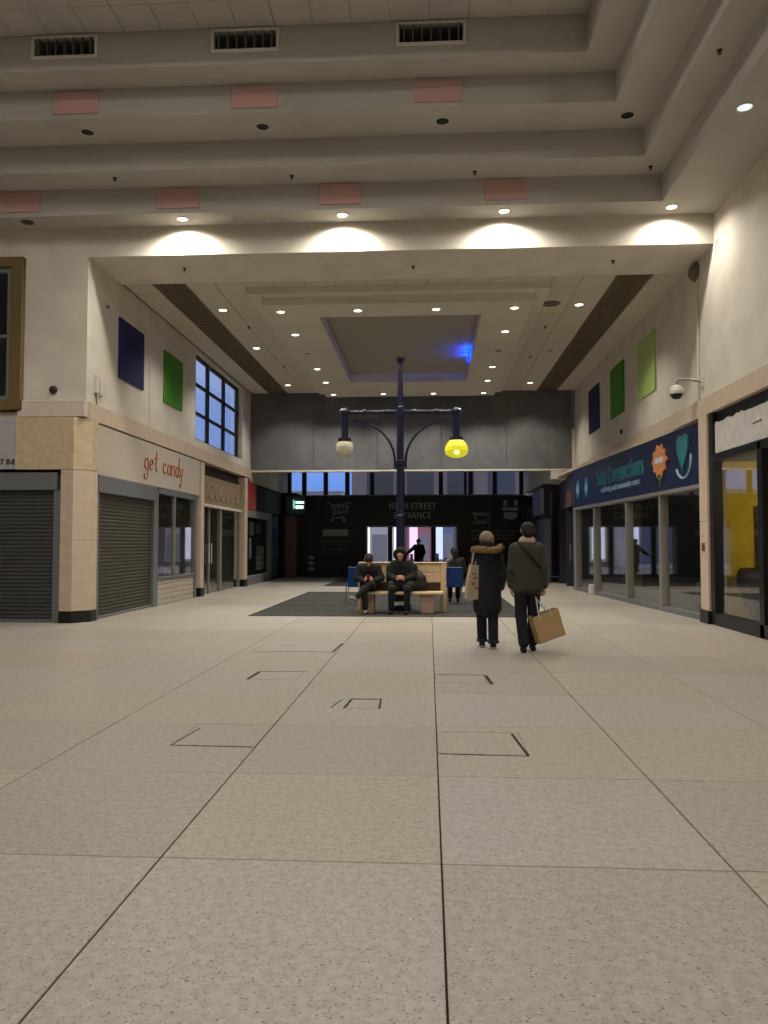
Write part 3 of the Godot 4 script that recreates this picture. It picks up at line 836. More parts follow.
	bpart(Vector3(7.03, 2.58, -0.12), Vector3(11.84, 2.66, 0.02), "lower_rail", mats["trim_white"], fs, 0.008)
	for k in 7:
		var cx := 7.5 + k * 0.62
		mb = MB.new()
		var pts := arc(Vector2(0, 0), Vector2(0.2, 0.2), 30 + k * 20, 300 + k * 12, 12)
		var path := []
		for p in pts: path.append(Vector3(cx + p.x, 3.05 + p.y, -0.02))
		mb.tube(path, 0.03, 5)
		part(mb, "ghost_mark", mat("ghost_pale", Color(0.56, 0.49, 0.40), 0.8), fs)
	var dr := thing("door_1", "double glass shop doors with pale frames under the faded fascia", "door", O, R, "", "structure")
	for q in [[7.03, 0.0, 7.13, 2.58], [9.3, 0.0, 9.48, 2.58], [11.74, 0.0, 11.84, 2.58]]:
		bpart(Vector3(q[0], q[1], -0.14), Vector3(q[2], q[3], -0.04), "frame", mats["alu"], dr, 0.008)
	bpart(Vector3(8.15, 0.0, -0.12), Vector3(8.22, 2.58, -0.06), "stile", mats["alu"], dr, 0.008)
	for q in [[7.13, 8.15], [8.22, 9.3], [9.48, 11.74]]:
		bpart(Vector3(q[0], 0.02, -0.095), Vector3(q[1], 2.58, -0.087), "pane", mats["pane"], dr)
	for s in [8.05, 8.32]:
		mb = MB.new()
		mb.tube([Vector3(s, 0.9, -0.04), Vector3(s, 1.5, -0.04)], 0.016, 8)
		part(mb, "handle", mats["white_paint"], dr)
	rm = thing("wall_shop", "dim inner walls of the vacant shop behind the glass doors", "wall", O, R, "", "structure")
	bpart(Vector3(6.9, 0, -6.4), Vector3(12.2, 3.9, -6.3), "room_face", mats["room_pale"], rm)
	bpart(Vector3(12.1, 0, -6.4), Vector3(12.2, 3.9, -0.3), "room_face", mats["room_pale"], rm)
	bpart(Vector3(6.9, 2.9, -6.4), Vector3(12.2, 2.95, -0.22), "room_face", mats["room_pale"], rm)
	bpart(Vector3(6.9, -0.02, -6.4), Vector3(12.2, 0.01, -0.15), "room_face", mats["charcoal_carpet"], rm)
	var st := thing("display_stand", "thin white display stand with round head behind the glass doors", "stand", O + P(0, 0.01, 7.9) + Vector3(-0.6, 0, 0), R)
	mb = MB.new()
	mb.lathe([Vector2(0.0, 0.0), Vector2(0.2, 0.0), Vector2(0.2, 0.02), Vector2(0.03, 0.05), Vector2(0.025, 1.75), Vector2(0.0, 1.75)], 12)
	part(mb, "pole", mats["white_paint"], st)
	mb = MB.new()
	mb.ball(Vector3(0, 1.9, 0), Vector3(0.14, 0.17, 0.14), 14)
	part(mb, "head_form", mats["white_paint"], st)
	# dark shop beyond the bulkhead
	var bs := thing("shop_sign", "black fascia with bright red end panel beyond the bulkhead", "sign", O, R)
	bpart(Vector3(13.9, 2.72, -0.1), Vector3(20.0, 3.72, 0.05), "board", mats["matt_black"], bs, 0.008)
	bpart(Vector3(12.36, 2.72, -0.1), Vector3(13.9, 3.72, 0.06), "red_panel", mats["red"], bs, 0.008)
	var bw := thing("shop_window", "dark display window with white posters under the black fascia", "window", O, R)
	for q in [[12.36, 0.0, 12.5, 2.7], [16.6, 0.0, 16.9, 2.7], [12.4, 2.45, 16.8, 2.715], [12.4, 0, 16.8, 0.32]]:
		bpart(Vector3(q[0], q[1], -0.12), Vector3(q[2], q[3], 0.04), "frame", mat("frame_grey", Color(0.50, 0.49, 0.47), 0.6), bw, 0.008)
	bpart(Vector3(12.5, 0.32, -0.05), Vector3(16.6, 2.45, -0.042), "pane", mats["pane"], bw)
	var ps := [[12.7, 1.85, 0.5, 0.45], [13.5, 1.8, 0.7, 0.5], [12.75, 1.25, 0.5, 0.4], [13.45, 0.95, 0.35, 0.75], [12.7, 0.75, 0.5, 0.35], [14.6, 1.9, 0.8, 0.35], [14.7, 0.5, 1.3, 0.9]]
	for i in ps.size():
		var q: Array = ps[i]
		bpart(Vector3(q[0], q[1], -0.10), Vector3(q[0] + q[2], q[1] + q[3], -0.095), "poster", mat("poster_%d" % (i % 3), [Color(0.62, 0.61, 0.58), Color(0.42, 0.42, 0.42), Color(0.36, 0.42, 0.33)][i % 3], 0.7), bw)
	var pd := thing("poster_panel", "tall blue and teal poster panel beside the dark display window", "poster", O, R)
	bpart(Vector3(16.95, 0.1, -0.1), Vector3(18.5, 2.65, 0.0), "board", mat("poster_violet", Color(0.27, 0.28, 0.38), 0.6), pd, 0.01)
	bpart(Vector3(17.2, 1.5, 0.0), Vector3(18.2, 2.1, 0.012), "blue_field", mat("poster_blue", Color(0.10, 0.20, 0.38), 0.6), pd)
	bpart(Vector3(17.2, 0.3, 0.0), Vector3(18.2, 0.95, 0.012), "teal_field", mat("poster_teal", Color(0.10, 0.32, 0.30), 0.6), pd)
	var pr := thing("wall_pier", "reddish stone pier where the arcade meets the black hoarding", "pier", O, R, "", "structure")
	bpart(Vector3(18.6, 0, -0.3), Vector3(19.4, 2.72, 0.12), "shaft", mats["matt_black"], pr, 0.01)
	bpart(Vector3(19.4, 0, -0.3), Vector3(20.2, 2.72, 0.62), "stone_shaft", mat("red_stone", Color(0.50, 0.38, 0.34), 0.7), pr, 0.01)
	bpart(Vector3(19.4, 2.72, -0.3), Vector3(20.6, 3.75, 0.62), "dark_head", mats["matt_black"], pr)
	# lit projecting sign
	var ls := thing("projecting_sign", "small lit white and green box sign sticking out of the black fascia", "sign", P(WALL_W + 0.85, 2.75, 33.0))
	bpart(Vector3(-0.52, -0.05, -0.08), Vector3(0.42, 0.82, 0.06), "box", mats["matt_black"], ls, 0.03)
	bpart(Vector3(-0.05, 0.24, 0.062), Vector3(0.30, 0.38, 0.07), "lit_stripe", glow("sign_white", Color(0.88, 0.96, 0.93), 0.9), ls)
	bpart(Vector3(-0.05, 0.46, 0.062), Vector3(0.32, 0.56, 0.07), "lit_stripe", glow("sign_white", Color(0.88, 0.96, 0.93), 0.9), ls)
	bpart(Vector3(-0.16, 0.24, 0.062), Vector3(-0.09, 0.62, 0.07), "lit_bar", glow("sign_green", Color(0.5, 0.72, 0.66), 0.6), ls)
	var ol := OmniLight3D.new()
	ol.name = "sign_light"
	ol.light_color = Color(0.75, 0.95, 0.88); ol.light_energy = 0.12; ol.omni_range = 30; ol.shadow_enabled = true; ol.light_size = 0.15
	ol.position = Vector3(0, 0.42, 0.25)
	ls.add_child(ol)

# ------------------------------------------------------------------ shops on the community centre side
func build_centre_side() -> void:
	var far := P(4.72, 0, 25.4); var near := P(5.31, 0, 15.12)
	var L := (near - far).length()
	var dir := (near - far).normalized()
	var R := atan2(-dir.z, dir.x)
	var sg := thing("shop_sign", "navy community centre fascia with teal lettering, orange flower and heart emblem", "sign", far, R)
	bpart(Vector3(0.1, 2.64, -0.1), Vector3(L - 0.02, 3.86, 0.06), "board", mats["sign_navy"], sg, 0.008)
	bpart(Vector3(0.1, 2.56, -0.12), Vector3(L, 2.64, 0.09), "lower_rail", mats["alu"], sg, 0.008)
	text("Sale Connections", 4.0, 0.46, Vector3(4.9, 3.36, 0.065), "letter", mats["teal"], sg)
	text("wellbeing and community centre", 3.3, 0.2, Vector3(4.95, 2.97, 0.065), "small_letter", mats["pale_blue"], sg, "Droid Sans", 400)
	for q in [0.72, 1.75]:
		var mb0 := MB.new()
		mb0.prism(PackedVector2Array(arc(Vector2(q, 3.2), Vector2(0.26, 0.30), 0, 340, 14)), 0.02, Transform3D(Basis(), Vector3(0, 0, 0.06)))
		part(mb0, "emblem_disc", mats["teal"], sg)
		mb0 = MB.new()
		mb0.prism(PackedVector2Array([Vector2(q - 0.14, 3.2), Vector2(q, 3.36), Vector2(q + 0.14, 3.2), Vector2(q + 0.09, 3.04), Vector2(q - 0.09, 3.04)]), 0.03, Transform3D(Basis(), Vector3(0, 0, 0.06)))
		part(mb0, "emblem_mark", mats["pale_blue"], sg)
	var poly := PackedVector2Array()
	for i in 20:
		var a := TAU * i / 20.0
		var r := 0.44 if i % 2 == 0 else 0.34
		poly.append(Vector2(7.98 + cos(a) * r * 1.1, 3.32 + sin(a) * r * 0.86))
	var mb := MB.new()
	mb.prism(poly, 0.03, Transform3D(Basis(), Vector3(0, 0, 0.06)))
	part(mb, "flower_emblem", mats["orange"], sg)
	bpart(Vector3(7.72, 3.27, 0.09), Vector3(8.24, 3.39, 0.096), "flower_band", mats["letter_white"], sg, 0.002)
	mb = MB.new()
	mb.prism(PackedVector2Array([Vector2(7.86, 2.94), Vector2(7.96, 2.86), Vector2(7.96, 2.74), Vector2(8.0, 2.74), Vector2(8.0, 2.86), Vector2(8.1, 2.94), Vector2(7.98, 2.98)]), 0.02, Transform3D(Basis(), Vector3(0, 0, 0.06)))
	part(mb, "flower_stem", mats["panel_green"], sg)
	var heart := PackedVector2Array()
	for i in 28:
		var a := TAU * i / 28.0
		heart.append(Vector2(9.30 + 0.30 * pow(sin(a), 3), 3.40 + 0.026 * (13 * cos(a) - 5 * cos(2 * a) - 2 * cos(3 * a) - cos(4 * a))))
	mb = MB.new()
	mb.prism(heart, 0.03, Transform3D(Basis(), Vector3(0, 0, 0.06)))
	part(mb, "heart_emblem", mats["teal"], sg)
	var path := []
	for p in arc(Vector2(9.34, 3.18), Vector2(0.40, 0.36), -155, 15, 16): path.append(Vector3(p.x, p.y, 0.075))
	mb = MB.new()
	mb.tube(path, 0.028, 6)
	part(mb, "emblem_ring", mats["pale_blue"], sg)
	# glazing
	var gz := thing("window_3", "tall mirror-like shopfront glazing of the community centre", "window", far, R, "", "structure")
	for q in [[0.0, 0.3], [2.36, 2.52], [5.36, 5.48], [7.78, 7.92], [L - 0.1, L]]:
		bpart(Vector3(q[0], 0, -0.12), Vector3(q[1], 2.56, 0.05), "mullion", mats["alu"], gz, 0.01)
	bpart(Vector3(0.3, 0, -0.12), Vector3(L - 0.1, 0.11, 0.03), "sill", mats["shutter_frame"], gz, 0.008)
	for q in [[0.3, 2.36], [2.52, 5.36], [5.48, 7.78], [7.92, L - 0.1]]:
		bpart(Vector3(q[0], 0.11, -0.05), Vector3(q[1], 2.56, -0.04), "pane", mats["pane"], gz)
	bpart(Vector3(2.25, 0, 0.05), Vector3(2.45, 0.3, 0.18), "door_stop", mats["white_paint"], gz, 0.02)
	var rm := thing("wall_room", "dark empty room inside the community centre", "wall", far, R, "", "structure")
	bpart(Vector3(-0.1, 0, -7.6), Vector3(L + 0.1, 3.8, -7.5), "room_face", mats["room_dark"], rm)
	bpart(Vector3(-0.2, 0, -7.5), Vector3(-0.1, 3.8, -0.15), "room_face", mats["room_dark"], rm)
	bpart(Vector3(-0.1, 2.75, -7.5), Vector3(L, 2.8, -0.13), "room_face", mats["room_dark"], rm)
	bpart(Vector3(L - 0.05, 0, -7.5), Vector3(L + 0.05, 3.8, -0.3), "room_face", mats["room_dark"], rm)
	bpart(Vector3(-0.1, -0.02, -7.5), Vector3(L, 0.012, -0.14), "room_face", mats["charcoal_carpet"], rm)
	bpart(Vector3(0.0, 0.0, -1.5), Vector3(2.3, 2.7, -1.4), "screen_panel", mat("khaki", Color(0.34, 0.31, 0.20), 0.8), rm)
	var arm := thing("armchair", "dark upholstered armchair inside the community centre window", "armchair", P(6.35, 0.012, 16.9), -1.1)
	bpart(Vector3(-0.4, 0.12, -0.4), Vector3(0.4, 0.45, 0.4), "seat", mat("dark_fabric", Color(0.045, 0.045, 0.05), 0.9), arm, 0.06)
	bpart(Vector3(-0.45, 0.3, -0.5), Vector3(0.45, 1.0, -0.28), "backrest", mat("dark_fabric", Color.BLACK), arm, 0.08)
	for s in [-1.0, 1.0]:
		bpart(Vector3(s * 0.47 - 0.1, 0.12, -0.45), Vector3(s * 0.47 + 0.1, 0.65, 0.4), "armrest", mat("dark_fabric", Color.BLACK), arm, 0.06)
		for z in [-0.38, 0.32]:
			bpart(Vector3(s * 0.42 - 0.03, 0, z - 0.03), Vector3(s * 0.42 + 0.03, 0.14, z + 0.03), "leg", mats["black"], arm)
	# pier between the two units
	var pi := thing("pilaster", "pinkish stone pilaster with small brass box beside the black framed shopfront", "pilaster", Vector3.ZERO, 0.0, "", "structure")
	bpart(P(5.16, 0.24, 15.12), P(5.5, 1.9, 14.71), "shaft", mats["pink_stone"], pi, 0.01)
	bpart(P(5.16, 1.905, 15.12), P(5.5, 3.9, 14.71), "shaft", mats["pink_stone"], pi, 0.01)
	bpart(P(5.14, 0, 15.14), P(5.5, 0.24, 14.70), "foot", mats["black"], pi, 0.006)
	bpart(P(5.13, 1.35, 14.96), P(5.17, 1.5, 14.86), "call_box", mat("brass", Color(0.45, 0.28, 0.12), 0.5), pi, 0.008)
	# vacant unit with yellow room, running out of the picture
	var bf := thing("window_4", "black framed shopfront with see-through pane onto a yellow room", "window", Vector3.ZERO, 0.0, "", "structure")
	var bl: Material = mats["black"]
	for q in [[14.5, 14.7, 0.0, 3.9], [12.42, 12.6, 0.0, 3.1], [10.6, 10.75, 0.0, 3.9]]:
		bpart(P(WALL_E - 0.02, q[2], q[1]), P(WALL_E + 0.16, q[3], q[0]), "frame", bl, bf, 0.01)
	bpart(P(WALL_E - 0.02, 2.98, 14.52), P(WALL_E + 0.16, 3.12, 10.7), "frame", bl, bf, 0.01)
	bpart(P(WALL_E - 0.02, 0.0, 14.52), P(WALL_E + 0.16, 0.22, 10.7), "kick_board", bl, bf, 0.01)
	bpart(P(WALL_E + 0.06, 3.12, 14.52), P(WALL_E + 0.2, 3.9, 10.7), "head_board", bl, bf)
	for q in [[12.6, 14.5], [10.75, 12.42]]:
		bpart(P(WALL_E + 0.06, 0.22, q[1]), P(WALL_E + 0.068, 2.98, q[0]), "pane", mats["pane"], bf)
	var rag := PackedVector2Array()
	rag.append(Vector2(-14.48, 3.14)); rag.append(Vector2(-10.76, 3.14))
	rng.seed = 9
	var z := -10.76
	while z > -14.44:
		rag.append(Vector2(z, 3.69 + rng.randf_range(-0.004, 0.004) + (0.035 if rng.randf() < 0.16 else 0.0)))
		z -= rng.randf_range(0.04, 0.16)
	rag.append(Vector2(-14.48, 3.68))
	var ws := thing("blank_sign", "blank white sign sheet with ragged top edge in black frame", "sign", Vector3.ZERO)
	mb = MB.new()
	mb.prism(rag, 0.03, Transform3D(Basis(Vector3(0, 0, 1), Vector3(0, 1, 0), Vector3(-1, 0, 0)), Vector3(WALL_E + 0.055, 0, 0)))
	part(mb, "sheet", mats["white_sheet"], ws)
	for k in 3:
		bpart(P(WALL_E + 0.015, 3.42 + 0.006 * k, 12.80 - 0.12 * k), P(WALL_E + 0.03, 3.44 + 0.006 * k, 12.72 - 0.12 * k), "rust_mark", mat("rust", Color(0.45, 0.2, 0.14), 0.8), ws)
	rm = thing("wall_yellow_room", "bright yellow walls of the vacant unit behind the black frame", "wall", Vector3.ZERO, 0.0, "", "structure")
	bpart(P(5.55, 0, 15.15), P(9.0, 3.8, 15.05), "yellow_face", mats["yellow_paint"], rm)
	bpart(P(8.9, 0, 15.1), P(9.0, 3.8, 10.6), "yellow_face", mats["yellow_paint"], rm)
	bpart(P(5.4, 3.05, 15.1), P(9, 3.15, 10.6), "room_face", mats["room_pale"], rm)
	bpart(P(5.4, -0.02, 15.1), P(9, 0.012, 10.6), "room_face", mats["charcoal_carpet"], rm)
	bpart(P(5.53, 0, 10.7), P(9, 3.8, 10.6), "room_face", mats["room_pale"], rm)
	bpart(P(6.15, 2.1, 15.05), P(6.9, 2.2, 15.0), "door_head", mat("brown_wood", Color(0.24, 0.13, 0.07), 0.6), rm, 0.006)
	bpart(P(6.15, 0.0, 15.05), P(6.2, 2.1, 15.0), "door_jamb", mat("brown_wood", Color.BLACK), rm, 0.006)
	bpart(P(6.42, 1.5, 15.05), P(6.58, 1.74, 15.03), "notice", mat("notice", Color(0.62, 0.66, 0.74), 0.7), rm)
	var yl := thing("fill_lamp", "small round unseen lamp added to brighten the yellow room", "lamp", P(7.2, 3.05, 12.6))  # added fill lamp, so the yellow walls show through the pane
	mb = MB.new()
	mb.lathe([Vector2(0.0, -0.09), Vector2(0.12, -0.08), Vector2(0.2, -0.04), Vector2(0.22, 0.0), Vector2(0, 0)], 18)
	part(mb, "lamp_glass", glow("fill_lamp_glow", Color(1.0, 0.9, 0.7), 1.0), yl)
	var om := OmniLight3D.new()
	om.name = "fill_light"
	om.light_color = Color(1.0, 0.93, 0.78); om.light_energy = 2.2; om.omni_range = 30; om.shadow_enabled = true; om.light_size = 0.12
	om.position.y = -0.16
	yl.add_child(om)
	for q in [[6.08, 14.58, 0.9], [6.85, 14.5, 0.2]]:
		var ch := thing("tub_chair", ["dark red tub chair against the yellow room's wall, facing the pane", "dark red tub chair further inside the yellow room"][0 if q[0] < 6.4 else 1], "chair", P(q[0], 0.013, q[1]), q[2])
		ch.scale = Vector3(1.15, 1.3, 1.15)
		var dr: Material = mat("maroon", Color(0.10, 0.025, 0.02), 0.6)
		mb = MB.new()
		mb.lathe([Vector2(0.0, 0.25), Vector2(0.26, 0.25), Vector2(0.3, 0.33), Vector2(0.3, 0.45), Vector2(0.0, 0.47)], 16)
		part(mb, "seat", dr, ch)
		path = []
		for k in 13:
			var a := lerpf(-0.3, PI + 0.3, k / 12.0)
			path.append(Vector3(cos(a) * 0.32, 0.62, -sin(a) * 0.32))
		mb = MB.new()
		mb.tube(path, 0.06, 8, true, 2.8)
		part(mb, "backrest", dr, ch)
		for k in 4:
			var a := PI / 4 + k * PI / 2
			mb = MB.new()
			mb.tube([Vector3(cos(a) * 0.2, 0.26, sin(a) * 0.2), Vector3(cos(a) * 0.26, 0, sin(a) * 0.26)], 0.018, 6)
			part(mb, "leg", mats["black"], ch)
	# units beyond: dark doorway and pale sign
	var dd := thing("door_2", "dark double doorway with brown head panel past the community centre", "door", P(4.68, 0, 25.75), -PI / 2 - 0.05, "", "structure")
	bpart(Vector3(-4.3, 2.75, -0.3), Vector3(0.1, 3.9, -0.1), "fascia", mat("fascia_slate", Color(0.22, 0.23, 0.27), 0.6), dd)
	bpart(Vector3(-2.1, 2.75, -0.1), Vector3(-0.6, 3.3, -0.06), "brown_panel", mat("brown_sign", Color(0.36, 0.24, 0.18), 0.7), dd)
	for q in [-4.3, -3.9, -2.0, -0.1]:
		bpart(Vector3(q, 0, -0.3), Vector3(q + 0.14, 2.75, -0.05), "frame", mat("frame_navy", Color(0.13, 0.15, 0.20), 0.5), dd, 0.008)
	for q in [[-3.76, -2.0], [-1.86, -0.1]]:
		bpart(Vector3(q[0], 0.02, -0.2), Vector3(q[1], 2.75, -0.19), "pane", mats["pane"], dd)
	mb = MB.new()
	mb.tube([Vector3(-1.5, 0.9, -0.14), Vector3(-1.5, 1.5, -0.14)], 0.02, 8)
	part(mb, "handle", mats["alu"], dd)
	var ps := thing("shop_sign", "pale blue-grey sign board near the black hoarding", "sign", P(4.4, 2.6, 30.3), -PI / 2 - 0.05)
	bpart(Vector3(-3.9, 0.05, -0.1), Vector3(-0.1, 1.05, 0.06), "board", mat("sign_pale", Color(0.56, 0.59, 0.70), 0.6), ps, 0.01)
	var pw := thing("wall_panel", "pale grey shop panel under the blue-grey sign", "wall", P(4.4, 0, 30.3), -PI / 2 - 0.05, "", "structure")
	bpart(Vector3(-4.6, 0, -0.3), Vector3(0.0, 2.45, -0.05), "face", mat("grey_face", Color(0.46, 0.46, 0.52), 0.7), pw, 0.01)
	bpart(Vector3(-4.6, 2.45, -0.3), Vector3(0.0, 3.9, -0.05), "head", mat("grey_head", Color(0.2, 0.2, 0.22), 0.7), pw)

# ------------------------------------------------------------------ far end
func build_far_end() -> void:
	var h := thing("hoarding", "black entrance hoarding with shopping icons around bright street doors", "hoarding", P(0, 0, END))
	var hm: Material = mats["hoarding"]
	for q in [[-5.9, 0, -4.2, 3.66], [-4.2, 0, -2.84, 3.66], [-2.84, 2.32, 1.28, 3.66], [1.28, 0, 2.8, 3.66], [2.8, 0, 4.35, 3.66]]:
		bpart(Vector3(q[0] + 0.003, q[1], -0.06), Vector3(q[2] - 0.003, q[3], 0.0), "board", hm, h, 0.003)
	bpart(Vector3(-5.9, 3.66, -0.1), Vector3(4.35, 3.71, 0.04), "top_rail", mats["shutter_frame"], h)
	text("HIGH STREET", 2.1, 0.28, Vector3(-0.77, 3.20, 0.005), "letter", mats["letter_grey"], h)
	text("ENTRANCE", 1.68, 0.28, Vector3(-0.79, 2.78, 0.005), "letter", mats["letter_grey"], h)
	bpart(Vector3(-4.82, 1.84, 0), Vector3(-3.66, 2.14, 0.008), "white_label", mat("label_grey", Color(0.66, 0.67, 0.68), 0.7), h)
	for k in 4:
		bpart(Vector3(-4.82, 1.56 - k * 0.17, 0), Vector3(-3.66 - (k % 2) * 0.3, 1.62 - k * 0.17, 0.004), "text_line", mats["letter_dim"], h)
	# shopping trolley drawing
	var tr := func(mb: MB, pts: Array, r: float) -> void:
		var path := []
		for p in pts: path.append(Vector3(p[0], p[1], 0.008))
		mb.tube(path, r, 5)
	var mb := MB.new()
	tr.call(mb, [[-4.6, 3.35], [-4.45, 3.3], [-4.25, 2.85], [-3.75, 2.95]], 0.03)
	tr.call(mb, [[-4.42, 3.22], [-3.55, 3.35], [-3.75, 2.95]], 0.03)
	tr.call(mb, [[-4.3, 2.95], [-4.4, 2.65], [-3.8, 2.7]], 0.03)
	for k in 4: tr.call(mb, [[-4.2 + k * 0.15, 2.9], [-4.3 + k * 0.2, 3.25]], 0.02)
	tr.call(mb, [[-4.35, 3.12], [-3.62, 3.22]], 0.02)
	part(mb, "trolley_drawing", mats["letter_grey"], h)
	for x in [-4.4, -3.85]:
		mb = MB.new()
		mb.prism(PackedVector2Array(arc(Vector2(x, 2.56), Vector2(0.07, 0.07), 0, 330, 10)), 0.01)
		part(mb, "trolley_wheel", mats["letter_grey"], h)
	# cup and burger drawings
	mb = MB.new()
	tr.call(mb, [[1.95, 2.85], [2.75, 2.85]], 0.03)
	tr.call(mb, [[2.05, 2.78], [2.15, 2.5], [2.5, 2.5], [2.62, 2.78], [2.05, 2.78]], 0.03)
	tr.call(mb, [[2.62, 2.74], [2.78, 2.68], [2.7, 2.56], [2.52, 2.56]], 0.025)
	tr.call(mb, [[1.92, 2.42], [2.75, 2.42]], 0.03)
	part(mb, "cup_drawing", mats["letter_grey"], h)
	for q in [[3.35, 2.78, 3.95, 2.9], [3.3, 2.98, 4.0, 3.12], [3.35, 3.2, 3.5, 3.45], [3.82, 3.2, 3.97, 3.45]]:
		bpart(Vector3(q[0], q[1], 0), Vector3(q[2], q[3], 0.012), "burger_drawing", mats["letter_grey"], h)
	mb = MB.new()
	mb.prism(PackedVector2Array(arc(Vector2(3.65, 2.78), Vector2(0.32, 0.2), 180, 360, 12)), 0.012)
	part(mb, "burger_drawing", mats["letter_grey"], h)
	for k in 3:
		bpart(Vector3(1.9, 2.02 - k * 0.17, 0), Vector3(4.0 - k * 0.2, 2.1 - k * 0.17, 0.004), "text_line", mats["letter_dim"], h)
	var figs := [[-5.35, 0.35], [-5.35, 0.62], [-5.33, 0.86]]
	for q in figs:
		mb = MB.new()
		mb.prism(PackedVector2Array(arc(Vector2(q[0], q[1]), Vector2(0.15, 0.09), 0, 330, 10)), 0.008)
		part(mb, "pale_mark", mats["letter_grey"], h)
	# street doors
	var d := thing("door_3", "glazed street entrance doors with dark frames in the black hoarding", "door", P(0, 0, END), 0.0, "", "structure")
	for q in [[-2.86, 0, -2.78, 2.30], [1.22, 0, 1.30, 2.30], [-2.86, 2.24, 1.30, 2.32]]:
		bpart(Vector3(q[0], q[1], -0.15), Vector3(q[2], q[3], 0.03), "frame", mats["shutter_frame"], d, 0.006)
	for x in [-1.86, 0.10]:
		bpart(Vector3(x, 0, -0.15), Vector3(x + 0.2, 2.24, 0.0), "stile", mats["mullion"], d, 0.008)
	bpart(Vector3(-2.78, 0, -0.12), Vector3(1.22, 0.12, -0.02), "threshold", mats["mullion"], d)
	for q in [[-2.78, -1.86], [-1.66, 0.10], [0.30, 1.22]]:
		bpart(Vector3(q[0], 0.12, -0.09), Vector3(q[1], 2.24, -0.08), "pane", mats["street_pane"], d)
	# glazing over the hoarding
	var w := thing("window_5", "strip of daylight glazing with dark mullions above the black hoarding", "window", P(0, 0, END + 0.5), 0.0, "", "structure")
	bpart(Vector3(-6.5, 3.2, -0.1), Vector3(5.3, 3.66, 0.1), "sill", mats["mullion"], w)
	bpart(Vector3(-6.5, 0.0, -0.3), Vector3(-2.95, 3.2, 0.1), "lower_wall", mats["room_dark"], w)
	bpart(Vector3(1.4, 0.0, -0.3), Vector3(5.5, 3.2, 0.1), "lower_wall", mats["room_dark"], w)
	bpart(Vector3(-2.95, 2.4, -0.3), Vector3(1.4, 3.2, 0.1), "lintel", mats["room_dark"], w)
	bpart(Vector3(-6.5, 5.2, -0.1), Vector3(5.3, 5.6, 0.1), "head", mats["mullion"], w)
	var xs := [-6.45, -5.75, -4.75, -3.75, -2.6, -1.2, 0.55, 1.9, 3.0, 4.2]
	for x in xs:
		bpart(Vector3(x - 0.1, 3.66, -0.1), Vector3(x + 0.1, 5.2, 0.1), "mullion", mats["mullion"], w, 0.01)
	bpart(Vector3(1.6, 3.66, -0.1), Vector3(1.72, 5.2, 0.1), "red_mullion", mat("mullion_red", Color(0.22, 0.05, 0.06), 0.6), w)
	for i in xs.size() - 1:
		bpart(Vector3(xs[i] + 0.1, 3.66, -0.02), Vector3(xs[i + 1] - 0.1, 5.2, -0.01), "pane", mats["street_pane"], w)

